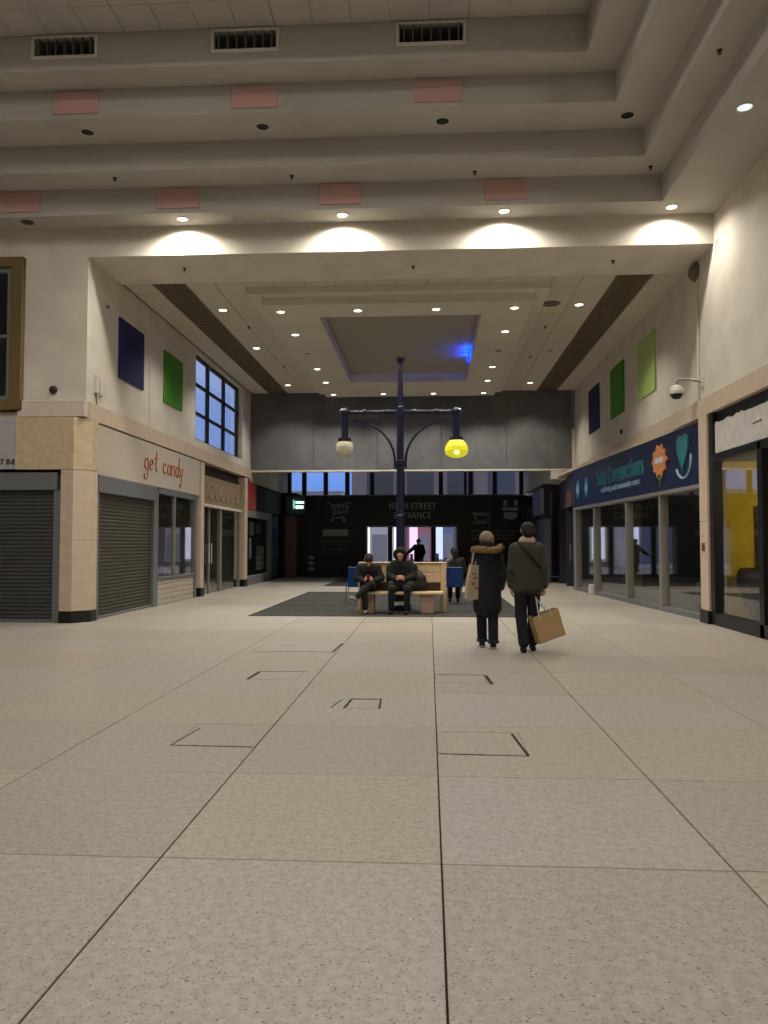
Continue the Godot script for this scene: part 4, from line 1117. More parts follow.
# ------------------------------------------------------------------ street outside
func build_street() -> void:
	var g := MB.new()
	g.box(P(-45, -0.3, 90), P(45, -0.02, 36.2))
	tag(part(g, "ground", mats["asphalt"], self), "grey street paving outside the entrance doors", "paving", "", "structure")
	var b := thing("building", "tall grey street building with shopfronts seen through the entrance doors", "building", P(4.6, 0, 50))
	var wall := MB.new()
	wall.box(Vector3(-9.6, 0, -8), Vector3(18, 9.5, 0))
	part(wall, "wall", mats["brick_wall"], b)
	for k in 7:
		var x := -8.6 + k * 2.6
		bpart(Vector3(x, 4.6, 0.0), Vector3(x + 1.7, 7.2, 0.06), "window", mat("upper_glass", Color(0.30, 0.30, 0.30), 0.15), b, 0.02)
	bpart(Vector3(-9.6, 3.1, 0), Vector3(18, 4.1, 0.3), "fascia", mat("fascia_lilac", Color(0.62, 0.56, 0.58), 0.7), b, 0.03)
	var sh := [[-9.4, -7.2, Color(0.80, 0.79, 0.77)], [-7.0, -6.2, Color(0.84, 0.83, 0.81)], [-6.0, -4.5, Color(0.74, 0.44, 0.48)], [-4.3, -3.0, Color(0.46, 0.50, 0.60)], [-2.8, -0.4, Color(0.80, 0.70, 0.74)], [0, 4, Color(0.55, 0.54, 0.53)], [4.4, 9, Color(0.74, 0.73, 0.71)]]
	for q in sh:
		bpart(Vector3(q[0], 0.3, 0), Vector3(q[1], 2.9, 0.12), "shopfront", mat("front_%s" % q[2].to_html(), q[2], 0.6), b, 0.02)
		bpart(Vector3(q[0] + 0.15, 0.5, 0.12), Vector3(lerpf(q[0], q[1], 0.45), 2.6, 0.15), "lit_window", glow("lit_%s" % q[2].to_html(), q[2].lerp(Color(0.88, 0.90, 1.0), 0.6), 1.35), b, 0.01)
		bpart(Vector3(lerpf(q[0], q[1], 0.52), 0.4, 0.12), Vector3(q[1] - 0.1, 2.1, 0.15), "shop_door", mat("shop_door_grey", Color(0.56, 0.56, 0.57), 0.4), b, 0.01)
	var c := thing("building", "low white street building with blue shop shutter seen through the entrance doors", "building", P(-11.5, 0, 47))
	wall = MB.new()
	wall.box(Vector3(-14, 0, -8), Vector3(6.2, 4.6, 0))
	part(wall, "wall", mat("render_white", Color(0.86, 0.85, 0.83), 0.8), c)
	bpart(Vector3(3.4, 0.3, 0), Vector3(7.0, 2.5, 0.08) - Vector3(1.2, 0, 0), "blue_shutter", mat("blue_shutter", Color(0.42, 0.47, 0.56), 0.6), c, 0.02)
	bpart(Vector3(3.2, 2.6, 0), Vector3(6.0, 3.3, 0.1), "lit_window", glow("lit_white", Color(0.88, 0.90, 1.0), 1.35), c, 0.02)
	bpart(Vector3(5.75, 0.3, 0), Vector3(6.15, 2.6, 0.1), "lit_window", glow("lit_white", Color(0.88, 0.90, 1.0), 1.35), c, 0.02)
	bpart(Vector3(2.7, 0.3, 0), Vector3(3.35, 2.6, 0.1), "lit_window", glow("lit_white", Color(0.88, 0.90, 1.0), 1.35), c, 0.02)
	bpart(Vector3(-3, 0.3, 0), Vector3(2.6, 2.6, 0.08), "shopfront", mat("front_grey", Color(0.60, 0.60, 0.60), 0.6), c, 0.02)
	bpart(Vector3(-14, 4.6, -8), Vector3(6.2, 4.75, 0.15), "parapet", mat("coping", Color(0.6, 0.6, 0.62), 0.8), c, 0.02)
	# pavement clutter
	for q in [[-0.9, 40.0], [0.45, 42.0], [-3.3, 41.0]]:
		var o := thing("bollard", "dark iron street bollard outside the entrance doors", "bollard", P(q[0], -0.02, q[1]), 0.0, "street bollards outside the doors")
		var mb := MB.new()
		mb.lathe([Vector2(0.0, 1.0), Vector2(0.06, 0.99), Vector2(0.09, 0.92), Vector2(0.06, 0.86), Vector2(0.08, 0.82), Vector2(0.09, 0.2), Vector2(0.12, 0.18), Vector2(0.13, 0.0), Vector2(0, 0)], 14)
		part(mb, "post", mats["mullion"], o)

# ------------------------------------------------------------------ lamps
var lit_spot_meshes := {}
func downlight(at: Vector3, label: String, group: String, r: float, lit: bool, energy: float, angle := 60.0, blend := 0.6, off_dark := false, lens := "lamp_lens") -> void:
	var o := thing("ceiling_downlight", label, "downlight", at, 0.0, group)
	var key := "%.3f" % r
	if not lit_spot_meshes.has(key):
		var ring := MB.new()
		ring.lathe([Vector2(r * 0.80, 0.004), Vector2(r * 0.84, -0.01), Vector2(r * 0.97, -0.014), Vector2(r, -0.004), Vector2(r, 0.004)], 18)
		var disc := MB.new()
		disc.lathe([Vector2(0.0, -0.006), Vector2(r * 0.5, -0.006), Vector2(r * 0.82, -0.003)], 18)
		lit_spot_meshes[key] = [ring.mesh(), disc.mesh()]
	inst(lit_spot_meshes[key][0], "trim_ring", mats["white_paint"] if not off_dark else mat("dark_trim", Color(0.42, 0.39, 0.35), 0.5), o)
	inst(lit_spot_meshes[key][1], "lamp_lens", mats[lens] if lit else mats["lens_off"], o)
	if not lit: return
	var s := SpotLight3D.new()
	s.name = "spot"
	s.spot_angle = angle; s.spot_angle_attenuation = blend
	s.spot_range = 40.0; s.spot_attenuation = 2.0
	s.light_energy = energy; s.light_color = Color(1.0, 0.975, 0.91)
	s.light_size = 0.06; s.shadow_enabled = true
	s.rotation.x = -PI / 2; s.position.y = -0.03
	o.add_child(s)

const RING_E := 7.2
const EDGE_E := 8.0
func build_lamps() -> void:
	# dropped ring
	for d in [16.98, 26.6]:
		for x in [-3.3, -1.57, 0.17, 1.89]:
			downlight(P(x, 6.67, d), "small lit downlight in the dropped ring of the arcade ceiling", "lit downlights in the ceiling ring", 0.105, true, RING_E, 60.0, 0.7)
	for d in [18.88, 20.78, 22.67, 24.58]:
		for x in [-3.3, 1.87]:
			var lit: bool = d != 20.78
			downlight(P(x, 6.67, d), "small lit downlight in the dropped ring of the arcade ceiling" if lit else "unlit downlight in the dropped ring beside the recess", "lit downlights in the ceiling ring" if lit else "unlit downlights in the ceiling ring", 0.105, lit, RING_E, 60.0, 0.7)
	for q in [[-4.83, 17.78], [-4.83, 21.33], [-4.86, 26.4], [3.46, 17.84], [3.46, 26.49]]:
		downlight(P(q[0], CEIL, q[1]), "small lit downlight among the ceiling tiles beside a brown louvred strip", "lit downlights among the ceiling tiles", 0.11, true, RING_E, 60.0, 0.7)
	downlight(P(3.46, CEIL, 22.1), "unlit downlight among the ceiling tiles beside a brown louvred strip", "unlit tile downlight", 0.11, false, 0)
	# perimeter of the hall, lowest step
	for x in [-4.58, -1.58, 1.38, 4.37]:
		downlight(P(x, 7.54, 13.98), "bright downlight on the lowest step washing the beam over the arcade", "lit downlights washing the beam", 0.11, true, EDGE_E * (0.7 if x > 4.0 else 1.15), 80.0, 0.7)
	downlight(P(-7.54, 7.54, 13.95), "unlit dark downlight on the lowest step above the wooden window", "unlit downlight above the window", 0.12, false, 0, 0, 0, true)
	for d in [10.79, 7.6, 4.4, 1.2, -2.0, -5.2]:
		downlight(P(4.39, 7.54, d), "lit downlight on the lowest step along the blank white wall", "lit downlights along the hall wall", 0.12, true, EDGE_E * 0.22, 66.0, 0.7, false, "lamp_lens_soft")
	for k in 4:
		downlight(P(-5.8 + 3.02 * k, 8.50, 12.63), "unlit dark downlight on the third ceiling step", "unlit downlights on the third step", 0.13, false, 0)
	# sprinklers
	var spr := MB.new()
	spr.lathe([Vector2(0.04, 0.0), Vector2(0.04, -0.01), Vector2(0.014, -0.014), Vector2(0.014, -0.045), Vector2(0.028, -0.048), Vector2(0.028, -0.054), Vector2(0.0, -0.054)], 10)
	var sm := spr.mesh()
	for q in [[-5.59, 13.3], [-2.42, 13.4], [0.82, 13.43], [3.85, 13.42], [3.86, 10.25]]:
		tag(inst(sm, "sprinkler", mat("sprinkler", Color(0.10, 0.08, 0.06), 0.5), self, Transform3D(Basis(), P(q[0], 8.02, q[1]))), "small dark sprinkler head on the second ceiling step of the hall", "sprinkler", "sprinklers on the second step")
	for q in [[-4.86, 15.0], [-0.3, 15.15], [3.58, 15.07]]:
		tag(inst(sm, "sprinkler", mat("sprinkler", Color.BLACK), self, Transform3D(Basis(), P(q[0], CEIL, q[1]))), "small dark sprinkler head under the beam at the arcade mouth", "sprinkler", "sprinklers under the beam")
	for q in [[-4.55, 19.2], [-4.45, 23.5], [2.95, 19.6], [2.98, 22.7]]:
		tag(inst(sm, "sprinkler", mat("sprinkler", Color.BLACK), self, Transform3D(Basis(), P(q[0], CEIL, q[1]))), "small dark sprinkler head among the arcade ceiling tiles", "sprinkler", "sprinklers among the ceiling tiles")
	# blue cove lamp in the recess
	var bl := thing("cove_lamp", "blue cove lamp glowing at the edge of the ceiling recess", "lamp", P(1.14, 6.80, 21.9))
	var mb := MB.new()
	mb.box(Vector3(-0.03, -0.02, -0.75), Vector3(0.02, 0.03, 0.75), 0.008)
	part(mb, "lamp_tube", glow("blue_led", Color(0.02, 0.26, 1.0), 2.0), bl)
	for k in 3:
		var ol := OmniLight3D.new()
		ol.name = "blue_light_%d" % k
		ol.light_color = Color(0.02, 0.26, 1.0); ol.light_energy = 0.3; ol.omni_range = 20; ol.light_size = 0.05; ol.shadow_enabled = true
		ol.position = Vector3(-0.08, 0.04, -0.45 + k * 0.45)
		bl.add_child(ol)
	build_street_lamp()

func build_street_lamp() -> void:
	var s := thing("lamp_post", "tall navy double-armed lamp post behind the wooden bench", "lamp post", P(-0.635, 0.013, 17.25))
	var nv: Material = mats["navy_metal"]
	var mb := MB.new()
	mb.lathe([Vector2(0.0, 0), Vector2(0.24, 0), Vector2(0.24, 0.12), Vector2(0.17, 0.2), Vector2(0.17, 0.7), Vector2(0.12, 0.8), Vector2(0, 0.8)], 20)
	part(mb, "base", nv, s)
	mb = MB.new()
	mb.lathe([Vector2(0.10, 0.75), Vector2(0.095, 2.0), Vector2(0.115, 2.02), Vector2(0.115, 2.1), Vector2(0.09, 2.12), Vector2(0.085, 3.2), Vector2(0.11, 3.22), Vector2(0.11, 3.32), Vector2(0.085, 3.34), Vector2(0.075, 4.3), Vector2(0.095, 4.32), Vector2(0.095, 4.52), Vector2(0.07, 4.55), Vector2(0.05, 5.42), Vector2(0.0, 5.42)], 18)
	part(mb, "pole", nv, s)
	mb = MB.new()
	mb.lathe([Vector2(0.05, 5.42), Vector2(0.045, 5.5), Vector2(0.10, 5.62), Vector2(0.10, 5.66), Vector2(0.0, 5.67)], 14)
	part(mb, "finial", nv, s)
	for e in [-1.0, 1.0]:
		mb = MB.new()
		mb.tube([Vector3(e * 0.06, 4.42, 0), Vector3(e * 1.25, 4.42, 0)], [0.055, 0.045], 12)
		var arm := part(mb, "arm", nv, s)
		for x in [0.3, 0.8]:
			mb = MB.new()
			mb.ball(Vector3(e * x, 4.42, 0), Vector3(0.075, 0.075, 0.075), 12)
			part(mb, "collar", nv, arm)
		mb = MB.new()
		var path := []
		for k in 15:
			var a := k / 14.0 * PI / 2
			path.append(Vector3(e * (1.05 - 0.93 * cos(a)) if true else 0.0, 3.3 + 0.92 * sin(a), 0))
		path.push_front(Vector3(e * 0.12, 3.15, 0))
		mb.tube(path, 0.027, 8)
		part(mb, "brace", nv, s)
		mb = MB.new()
		mb.lathe([Vector2(0.0, 4.52), Vector2(0.07, 4.51), Vector2(0.13, 4.45), Vector2(0.13, 4.40), Vector2(0.085, 4.38), Vector2(0.08, 3.85), Vector2(0.0, 3.85)], 16, Transform3D(Basis(), Vector3(e * 1.25, 0, 0)))
		var hang := part(mb, "hanger", nv, s)
		mb = MB.new()
		mb.lathe([Vector2(0.0, 3.85), Vector2(0.15, 3.84), Vector2(0.155, 3.77), Vector2(0.0, 3.77)], 16, Transform3D(Basis(), Vector3(e * 1.25, 0, 0)))
		part(mb, "cap", mats["black"], hang)
		mb = MB.new()
		var prof := [Vector2(0.155, 3.77), Vector2(0.21, 3.71), Vector2(0.248, 3.63), Vector2(0.26, 3.54), Vector2(0.235, 3.46), Vector2(0.16, 3.41), Vector2(0.07, 3.385), Vector2(0.0, 3.38)]
		if e < 0: prof = [Vector2(0.13, 3.77), Vector2(0.18, 3.72), Vector2(0.2, 3.65), Vector2(0.2, 3.56), Vector2(0.17, 3.48), Vector2(0.1, 3.42), Vector2(0.04, 3.38), Vector2(0.03, 3.33), Vector2(0.0, 3.32)]
		var body := []
		for p in prof: body.append(Vector2(p.x, p.y))
		body.reverse()
		mb.lathe(body, 20, Transform3D(Basis(), Vector3(e * 1.25, 0, 0)))
		if e > 0:
			var gl := part(mb, "lamp_globe", glow("globe_lit", Color(0.80, 0.78, 0.14), 0.8), s)
			gl.set_meta("label", "glowing yellow glass globe")
			mb = MB.new()
			mb.ball(Vector3(e * 1.25, 3.5, 0.2), Vector3(0.08, 0.07, 0.06), 10)
			part(mb, "lamp_bulb", glow("bulb_lit", Color(1.0, 0.98, 0.65), 1.6), gl)
			var ol := OmniLight3D.new()
			ol.name = "globe_light"
			ol.light_color = Color(1.0, 0.92, 0.45); ol.light_energy = 0.5; ol.omni_range = 30; ol.light_size = 0.1; ol.shadow_enabled = true
			ol.position = Vector3(e * 1.25, 3.58, 0)
			s.add_child(ol)
		else:
			part(mb, "globe", mats["globe_off"], s).set_meta("label", "unlit cream glass globe")

# ------------------------------------------------------------------ things on the walls
func build_wall_fittings() -> void:
	var sq := [[24.6, 0, "flat navy square panel on the white wall over the community centre sign"], [21.6, 1, "flat mid-green square panel on the white wall over the community centre"], [18.72, 2, "flat lime-green square panel on the white wall near the dome camera"]]
	for q in sq:
		var o := bpart(P(WALL_E - 0.04, 5.02, q[0] + 0.74), P(WALL_E, 6.42, q[0] - 0.74), "wall_panel", [mats["panel_blue"], mats["panel_green"], mats["panel_lime"]][q[1]], self, 0.008)
		tag(o, q[2], "panel")
	for q in [[16.47, 0, "flat navy square panel on the white wall over the candy shop"], [19.25, 1, "flat green square panel on the white wall beside the blue window"]]:
		var o := bpart(P(WALL_W, 4.97, q[0] + 0.70), P(WALL_W + 0.04, 6.26, q[0] - 0.70), "wall_panel", [mats["panel_blue"], mats["panel_green"]][q[1]], self, 0.008)
		tag(o, q[2], "panel")
	# dome camera on an arm
	var c := thing("security_camera", "white dome security camera on a bent wall arm over the stone band", "camera", P(WALL_E, 4.58, 15.0))
	bpart(Vector3(-0.03, -0.12, -0.09), Vector3(0.0, 0.12, 0.09), "wall_plate", mats["white_paint"], c, 0.006)
	var mb := MB.new()
	mb.tube([Vector3(-0.02, 0, 0), Vector3(-0.2, 0.06, -0.1), Vector3(-0.38, 0.08, -0.2), Vector3(-0.42, 0.04, -0.22), Vector3(-0.42, -0.05, -0.22)], 0.025, 8)
	part(mb, "arm", mats["alu"], c)
	mb = MB.new()
	mb.lathe([Vector2(0.13, -0.12), Vector2(0.14, -0.06), Vector2(0.115, 0.02), Vector2(0.05, 0.06), Vector2(0, 0.06)], 18, Transform3D(Basis(), Vector3(-0.42, -0.08, -0.22)))
	part(mb, "housing", mats["white_paint"], c)
	mb = MB.new()
	mb.lathe([Vector2(0.0, -0.22), Vector2(0.06, -0.21), Vector2(0.10, -0.17), Vector2(0.12, -0.12), Vector2(0, -0.12)], 18, Transform3D(Basis(), Vector3(-0.42, -0.08, -0.22)))
	part(mb, "dome", mats["black"], c)
	# conduit, detector, hook on the same wall
	mb = MB.new()
	mb.tube([P(WALL_E - 0.02, 4.24, 15.16), P(WALL_E - 0.02, 6.6, 15.16)], 0.02, 8)
	tag(part(mb, "conduit", mats["trim_white"], self), "thin pale vertical conduit beside the dome camera", "conduit")
	var det := thing("wall_speaker", "round grey speaker high on the wall under the beam end", "speaker", P(WALL_E, 6.78, 15.25))
	mb = MB.new()
	mb.lathe([Vector2(0, 0.14), Vector2(0.1, 0.13), Vector2(0.17, 0.06), Vector2(0.19, 0.0), Vector2(0, 0)], 18, Transform3D(Basis(Vector3(0, 0, 1), PI / 2), Vector3.ZERO))
	part(mb, "cone", mat("speaker_grey", Color(0.4, 0.4, 0.4)), det)
	mb = MB.new()
	mb.tube([P(WALL_E - 0.005, 6.95, 14.05), P(WALL_E - 0.06, 6.9, 14.05), P(WALL_E - 0.07, 6.72, 14.05), P(WALL_E - 0.03, 6.7, 14.05)], 0.015, 6)
	tag(part(mb, "wall_hook", mats["white_paint"], self), "small white hook on the white wall below the beam", "hook")
	mb = MB.new()
	mb.lathe([Vector2(0, 0.06), Vector2(0.05, 0.05), Vector2(0.07, 0.0), Vector2(0, 0)], 12, Transform3D(Basis(Vector3(0, 0, 1), PI / 2), P(WALL_E, 4.52, 21.2)))
	tag(part(mb, "wall_sensor", mats["black"], self), "small black round sensor on the wall above the navy sign", "sensor")
	# fire bell button and white alarm box on the other side
	mb = MB.new()
	mb.lathe([Vector2(0, 0.08), Vector2(0.05, 0.07), Vector2(0.075, 0.03), Vector2(0.08, 0.0), Vector2(0, 0)], 14, Transform3D(Basis(Vector3(1, 0, 0), PI / 2), P(-7.15, 4.42, FRONT)))
	tag(part(mb, "alarm_sounder", mat("dark_red", Color(0.20, 0.02, 0.04), 0.5), self), "small dark red alarm sounder on the plaster wall above the pale band", "alarm")
	var al := thing("wall_box", "pair of small white cable boxes at the corner over the candy shop", "junction box", P(WALL_W, 4.42, 14.72), PI / 2)
	bpart(Vector3(-0.10, 0, 0), Vector3(0.02, 0.36, 0.08), "box", mats["trim_white"], al, 0.012)
	bpart(Vector3(0.10, -0.02, 0), Vector3(0.22, 0.28, 0.07), "box", mats["white_paint"], al, 0.012)
	mb = MB.new()
	mb.tube([Vector3(-0.04, 0.0, 0.03), Vector3(-0.02, -0.15, 0.03), Vector3(0.02, -0.25, 0.02)], 0.012, 6)
	part(mb, "cable", mat("cable_grey", Color(0.35, 0.33, 0.3), 0.6), al)
	var o2 := bpart(P(WALL_W, 6.25, 15.2), P(WALL_W + 0.06, 6.31, 15.1), "wall_bracket", mats["shutter_frame"], self, 0.006)
	tag(o2, "tiny grey bracket on the white wall above the navy square", "bracket")

# ------------------------------------------------------------------ bench and chairs
func build_furniture() -> void:
	var b := thing("bench", "pale timber mall bench with block legs and boxy plank back", "bench", P(-0.63, 0.012, 16.75))
	var tm: Material = mats["timber"]
	for k in 2:
		bpart(Vector3(-0.86, 0.40, 0.42 - k * 0.23), Vector3(0.93, 0.46, 0.20 - k * 0.23), "seat_plank", tm, b, 0.012)
	for x in [-0.80, 0.47]:
		bpart(Vector3(x - 0.02, 0, -0.02), Vector3(x + 0.27, 0.40, 0.36), "leg", mat("block_leg", Color(0.60, 0.49, 0.42), 0.7), b, 0.015)
	for k in 2:
		bpart(Vector3(-0.86, 0.64 + k * 0.205, -0.13), Vector3(0.95, 0.84 + k * 0.205, -0.07), "back_plank", tm, b, 0.012)
	bpart(Vector3(-0.84, 0.44, -0.14), Vector3(0.9, 0.62, -0.11), "lower_panel", mat("bench_red", Color(0.26, 0.14, 0.09), 0.7), b)
	for x in [-0.86, 0.93]:
		bpart(Vector3(x - 0.05, 0, -0.26), Vector3(x + 0.07, 1.06, -0.05), "post", mats["timber"], b, 0.012)
	bpart(Vector3(-0.90, 1.045, -0.27), Vector3(1.01, 1.075, -0.04), "top_rail", tm, b, 0.01)
	for q in [[0.62, 19.0, 0.0, "blue plastic chair with a dark-coated person sitting in it"], [-1.80, 19.0, 0.25, "blue plastic chair partly hidden behind the person with the phone"], ]:
		var ch := thing("chair", q[3], "chair", P(q[0], 0.014, q[1]), q[2])
		var bm: Material = mats["blue_seat"]
		bpart(Vector3(-0.2, 0.42, -0.44), Vector3(0.2, 0.47, 0.02), "seat", bm, ch, 0.02)
		var mb := MB.new()
		mb.xbox(Transform3D(Basis(Vector3(1, 0, 0), 0.12), Vector3(0, 0.66, 0.05)), Vector3(0.40, 0.50, 0.035), 0.015)
		part(mb, "backrest", bm, ch)
		for e in [-1.0, 1.0]:
			for z in [-0.4, 0.0]:
				mb = MB.new()
				mb.tube([Vector3(e * 0.17, 0.43, z), Vector3(e * 0.2, 0.0, z + (0.05 if z == 0.0 else -0.03))], 0.014, 6)
				part(mb, "leg", mats["alu"], ch)

# ------------------------------------------------------------------ people
func head_bones(c: Vector3, f: Vector3, u: Vector3) -> Array:
	var r := f.cross(u).normalized()
	return [[c + u * 0.025 - f * 0.02, c + u * 0.02 + f * 0.022, 0.087, 0.082], [c - u * 0.03 + f * 0.03, c - u * 0.08 + f * 0.055, 0.062, 0.042],
		[c + f * 0.092, c + f * 0.118 - u * 0.028, 0.011, 0.016], [c + r * 0.082 - u * 0.01, c + r * 0.09 + u * 0.02 - f * 0.01, 0.014, 0.018], [c - r * 0.082 - u * 0.01, c - r * 0.09 + u * 0.02 - f * 0.01, 0.014, 0.018],
		[c - u * 0.06 - f * 0.01, c - u * 0.17 - f * 0.03, 0.058, 0.062]]
func hand_bones(w: Vector3, d: Vector3, n: Vector3, side: float, curl := 0.6) -> Array:
	d = d.normalized()
	var s := d.cross(n).normalized() * side
	n = s.cross(d).normalized() * side
	var out := []
	for i in 3:
		out.append([w + s * (i - 1) * 0.014, w + d * 0.085 + s * (i - 1) * 0.024, 0.02, 0.016])
	var lens := [0.070, 0.082, 0.078, 0.060]
	for i in 4:
		var a: Vector3 = w + d * 0.088 + s * (i - 1.5) * -0.021
		var L: float = lens[i]
		var b: Vector3 = a + (d * cos(curl) + n * sin(curl)) * L * 0.55
		var c: Vector3 = b + (d * cos(curl * 2.4) + n * sin(curl * 2.4)) * L * 0.5
		out.append([a, b, 0.0092, 0.0085]); out.append([b, c, 0.0085, 0.007])
	var t0: Vector3 = w + d * 0.03 + s * 0.03
	var t1: Vector3 = t0 + (d * 0.7 + s * 0.6 + n * 0.3).normalized() * 0.04
	out.append([t0, t1, 0.0115, 0.0095]); out.append([t1, t1 + (d * 0.8 + n * 0.6).normalized() * 0.032, 0.0095, 0.008])
	return out
func face_parts(p: Node3D, c: Vector3, f: Vector3, u: Vector3) -> void:
	var r := f.cross(u).normalized()
	for s in [-1.0, 1.0]:
		var mb := MB.new()
		mb.ball(c + f * 0.094 + r * 0.032 * s + u * 0.008, Vector3(0.011, 0.008, 0.011), 8)
		part(mb, "eye", mats["eye"], p)
	var m := MB.new()
	m.blob([[c + f * 0.096 - u * 0.058 - r * 0.02, c + f * 0.096 - u * 0.058 + r * 0.02, 0.008, 0.008]], 0.005, 0.004)
	part(m, "mouth", mats["lips"], p)
func make_body(p: Node3D, bones: Array, head: Array, hands: Array, skin: Material, cell := 0.014) -> void:
	var mb := MB.new()
	mb.blob(bones, cell, 0.04)
	mb.blob(head, 0.008, 0.025)
	for h in hands: mb.blob(h, 0.005, 0.008)
	part(mb, "body", skin, p)
func wear(p: Node3D, called: String, bones: Array, m: Material, cell := 0.014, k := 0.04) -> MeshInstance3D:
	var mb := MB.new()
	mb.blob(bones, cell, k)
	return part(mb, called, m, p)
func surf(bones: Array, x: float, y: float, sign_: float) -> float:   # depth of the clothing surface at x, y
	var z := 0.5 * sign_
	for i in 40:
		var d := 9.0
		for b in bones: d = minf(d, MB.dist(Vector3(x, y, z), b))
		if d < 0.004: break
		z -= maxf(d * 0.8, 0.003) * sign_
		if absf(z) < 0.01 : break
	return z

func build_people() -> void:
	person_man()
	person_woman()
	person_phone()
	person_hooded()
	person_chair()
	person_door()

func person_man() -> void:
	var p := thing("person", "person in olive jacket walking away, black strap across back, carrying brown bag", "person", P(1.35, 0, 10.82), 0.03)
	var V := func(x, y, z): return Vector3(x, y, z)
	var HL := Vector3(-0.09, 0.93, 0.01); var HR := Vector3(0.09, 0.93, 0)
	var KL := Vector3(-0.085, 0.50, -0.02); var KR := Vector3(0.095, 0.51, -0.06)
	var AL := Vector3(-0.07, 0.09, 0.12); var AR := Vector3(0.09, 0.09, -0.10)
	var SL := Vector3(-0.165, 1.415, 0.01); var SR := Vector3(0.165, 1.415, 0.01)
	var EL := Vector3(-0.205, 1.13, 0.03); var ER := Vector3(0.205, 1.13, 0.03)
	var WL := Vector3(-0.21, 0.88, -0.03); var WR := Vector3(0.235, 0.88, -0.02)
	var C := Vector3(0.015, 1.655, -0.02); var f := Vector3(-0.1, -0.08, -1).normalized(); var u := Vector3(0, 1, -0.08).normalized()
	make_body(p, [[HL, KL, 0.07, 0.05], [KL, AL, 0.05, 0.038], [HR, KR, 0.07, 0.05], [KR, AR, 0.05, 0.038], [Vector3(0, 0.95, 0), Vector3(0, 1.35, 0), 0.075, 0.075], [SL, SR, 0.06, 0.06], [SL, EL, 0.05, 0.042], [EL, WL, 0.042, 0.03], [SR, ER, 0.05, 0.042], [ER, WR, 0.042, 0.03], [Vector3(0, 1.4, 0), Vector3(0, 1.56, 0), 0.06, 0.055]],
		head_bones(C, f, u), [hand_bones(WL, Vector3(0.05, -1, -0.15), Vector3(1, 0, 0), -1.0, 0.45), hand_bones(WR, Vector3(0.02, -1, -0.02), Vector3(-1, 0, 0), 1.0, 1.05)], mats["skin"])
	face_parts(p, C, f, u)
	var hair: Material = mat("hair_brown", Color(0.10, 0.06, 0.035), 0.8)
	wear(p, "hair", [[C + Vector3(0, 0.035, 0.012), C + Vector3(0, 0.03, -0.02), 0.098, 0.088], [C + Vector3(0, -0.02, 0.045), C + Vector3(0, -0.055, 0.035), 0.072, 0.06]], hair, 0.009, 0.03)
	var jk := [[Vector3(-0.095, 0.88, 0.0), Vector3(-0.10, 1.36, 0.01), 0.115, 0.11], [Vector3(0.095, 0.88, 0), Vector3(0.10, 1.36, 0.01), 0.115, 0.11], [Vector3(0, 0.89, 0.0), Vector3(0, 1.40, 0.02), 0.12, 0.115], [SL + Vector3(0.03, -0.005, 0), SR + Vector3(-0.03, -0.005, 0), 0.085, 0.085], [Vector3(-0.06, 1.47, 0.01), Vector3(0.06, 1.47, 0.01), 0.075, 0.075]]
	var sl := [[SL, EL, 0.082, 0.07], [EL, WL + Vector3(0, 0.03, 0), 0.07, 0.056], [SR, ER, 0.082, 0.07], [ER, WR + Vector3(0, 0.03, 0), 0.07, 0.056]]
	var olive := mat("olive", Color(0.20, 0.205, 0.155), 0.9)
	var j := wear(p, "jacket", jk + sl, olive, 0.012, 0.03)
	j.set_meta("label", "boxy olive green jacket")
	wear(p, "collar", [[Vector3(-0.055, 1.515, 0.02), Vector3(0.055, 1.515, 0.02), 0.062, 0.062], [Vector3(-0.03, 1.535, -0.02), Vector3(0.05, 1.535, -0.02), 0.058, 0.058]], mat("cream_collar", Color(0.62, 0.54, 0.47), 0.9), 0.011, 0.03)
	wear(p, "trousers", [[HL, KL, 0.098, 0.08], [KL, AL + Vector3(0, 0.045, 0), 0.08, 0.072], [HR, KR, 0.098, 0.08], [KR, AR + Vector3(0, 0.045, 0), 0.08, 0.072], [HL, HR, 0.092, 0.092]], mat("denim_dark", Color(0.025, 0.03, 0.085), 0.9), 0.013, 0.02)
	for q in [AL, AR]:
		wear(p, "shoe", [[q + Vector3(0, -0.05, 0.03), q + Vector3(0, -0.055, -0.13), 0.04, 0.035]], mats["matt_black"], 0.01, 0.01)
	var path := []
	for k in 9:
		var t := k / 8.0
		var x := lerpf(-0.13, 0.22, t); var y := lerpf(1.50, 1.10, t)
		path.append(Vector3(x, y, surf(jk, x, y, 1.0) + 0.012))
	var mb := MB.new()
	mb.tube(path, 0.019, 6, true, 0.8)
	part(mb, "strap", mats["matt_black"], p)
	# brown paper carrier
	var bag := thing("paper_bag", "large brown kraft carrier bag with white handles held by the walker in olive", "bag", p.position + Vector3(0.315, 0.18, 0.0), 0.3)
	bag.rotation.z = 0.30
	var km: Material = mats["kraft"]
	var w := 0.20; var hh := 0.38; var dd := 0.075
	for q in [[Vector3(-w, 0, dd - 0.004), Vector3(w, hh, dd)], [Vector3(-w, 0, -dd), Vector3(w, hh, -dd + 0.004)]]:
		bpart(q[0], q[1], "face_panel", km, bag, 0.001)
	for e in [-1.0, 1.0]:
		mb = MB.new()
		var g := PackedVector2Array([Vector2(-dd, 0), Vector2(dd, 0), Vector2(dd, hh), Vector2(-dd, hh)])
		mb.prism(g, 0.004, Transform3D(Basis(Vector3(0, 0, 1), Vector3(0, 1, 0), Vector3(-1, 0, 0)), Vector3(e * (w - 0.002) + 0.002, 0, 0)))
		part(mb, "gusset", km, bag)
	bpart(Vector3(-w, 0, -dd), Vector3(w, 0.004, dd), "bottom", km, bag)
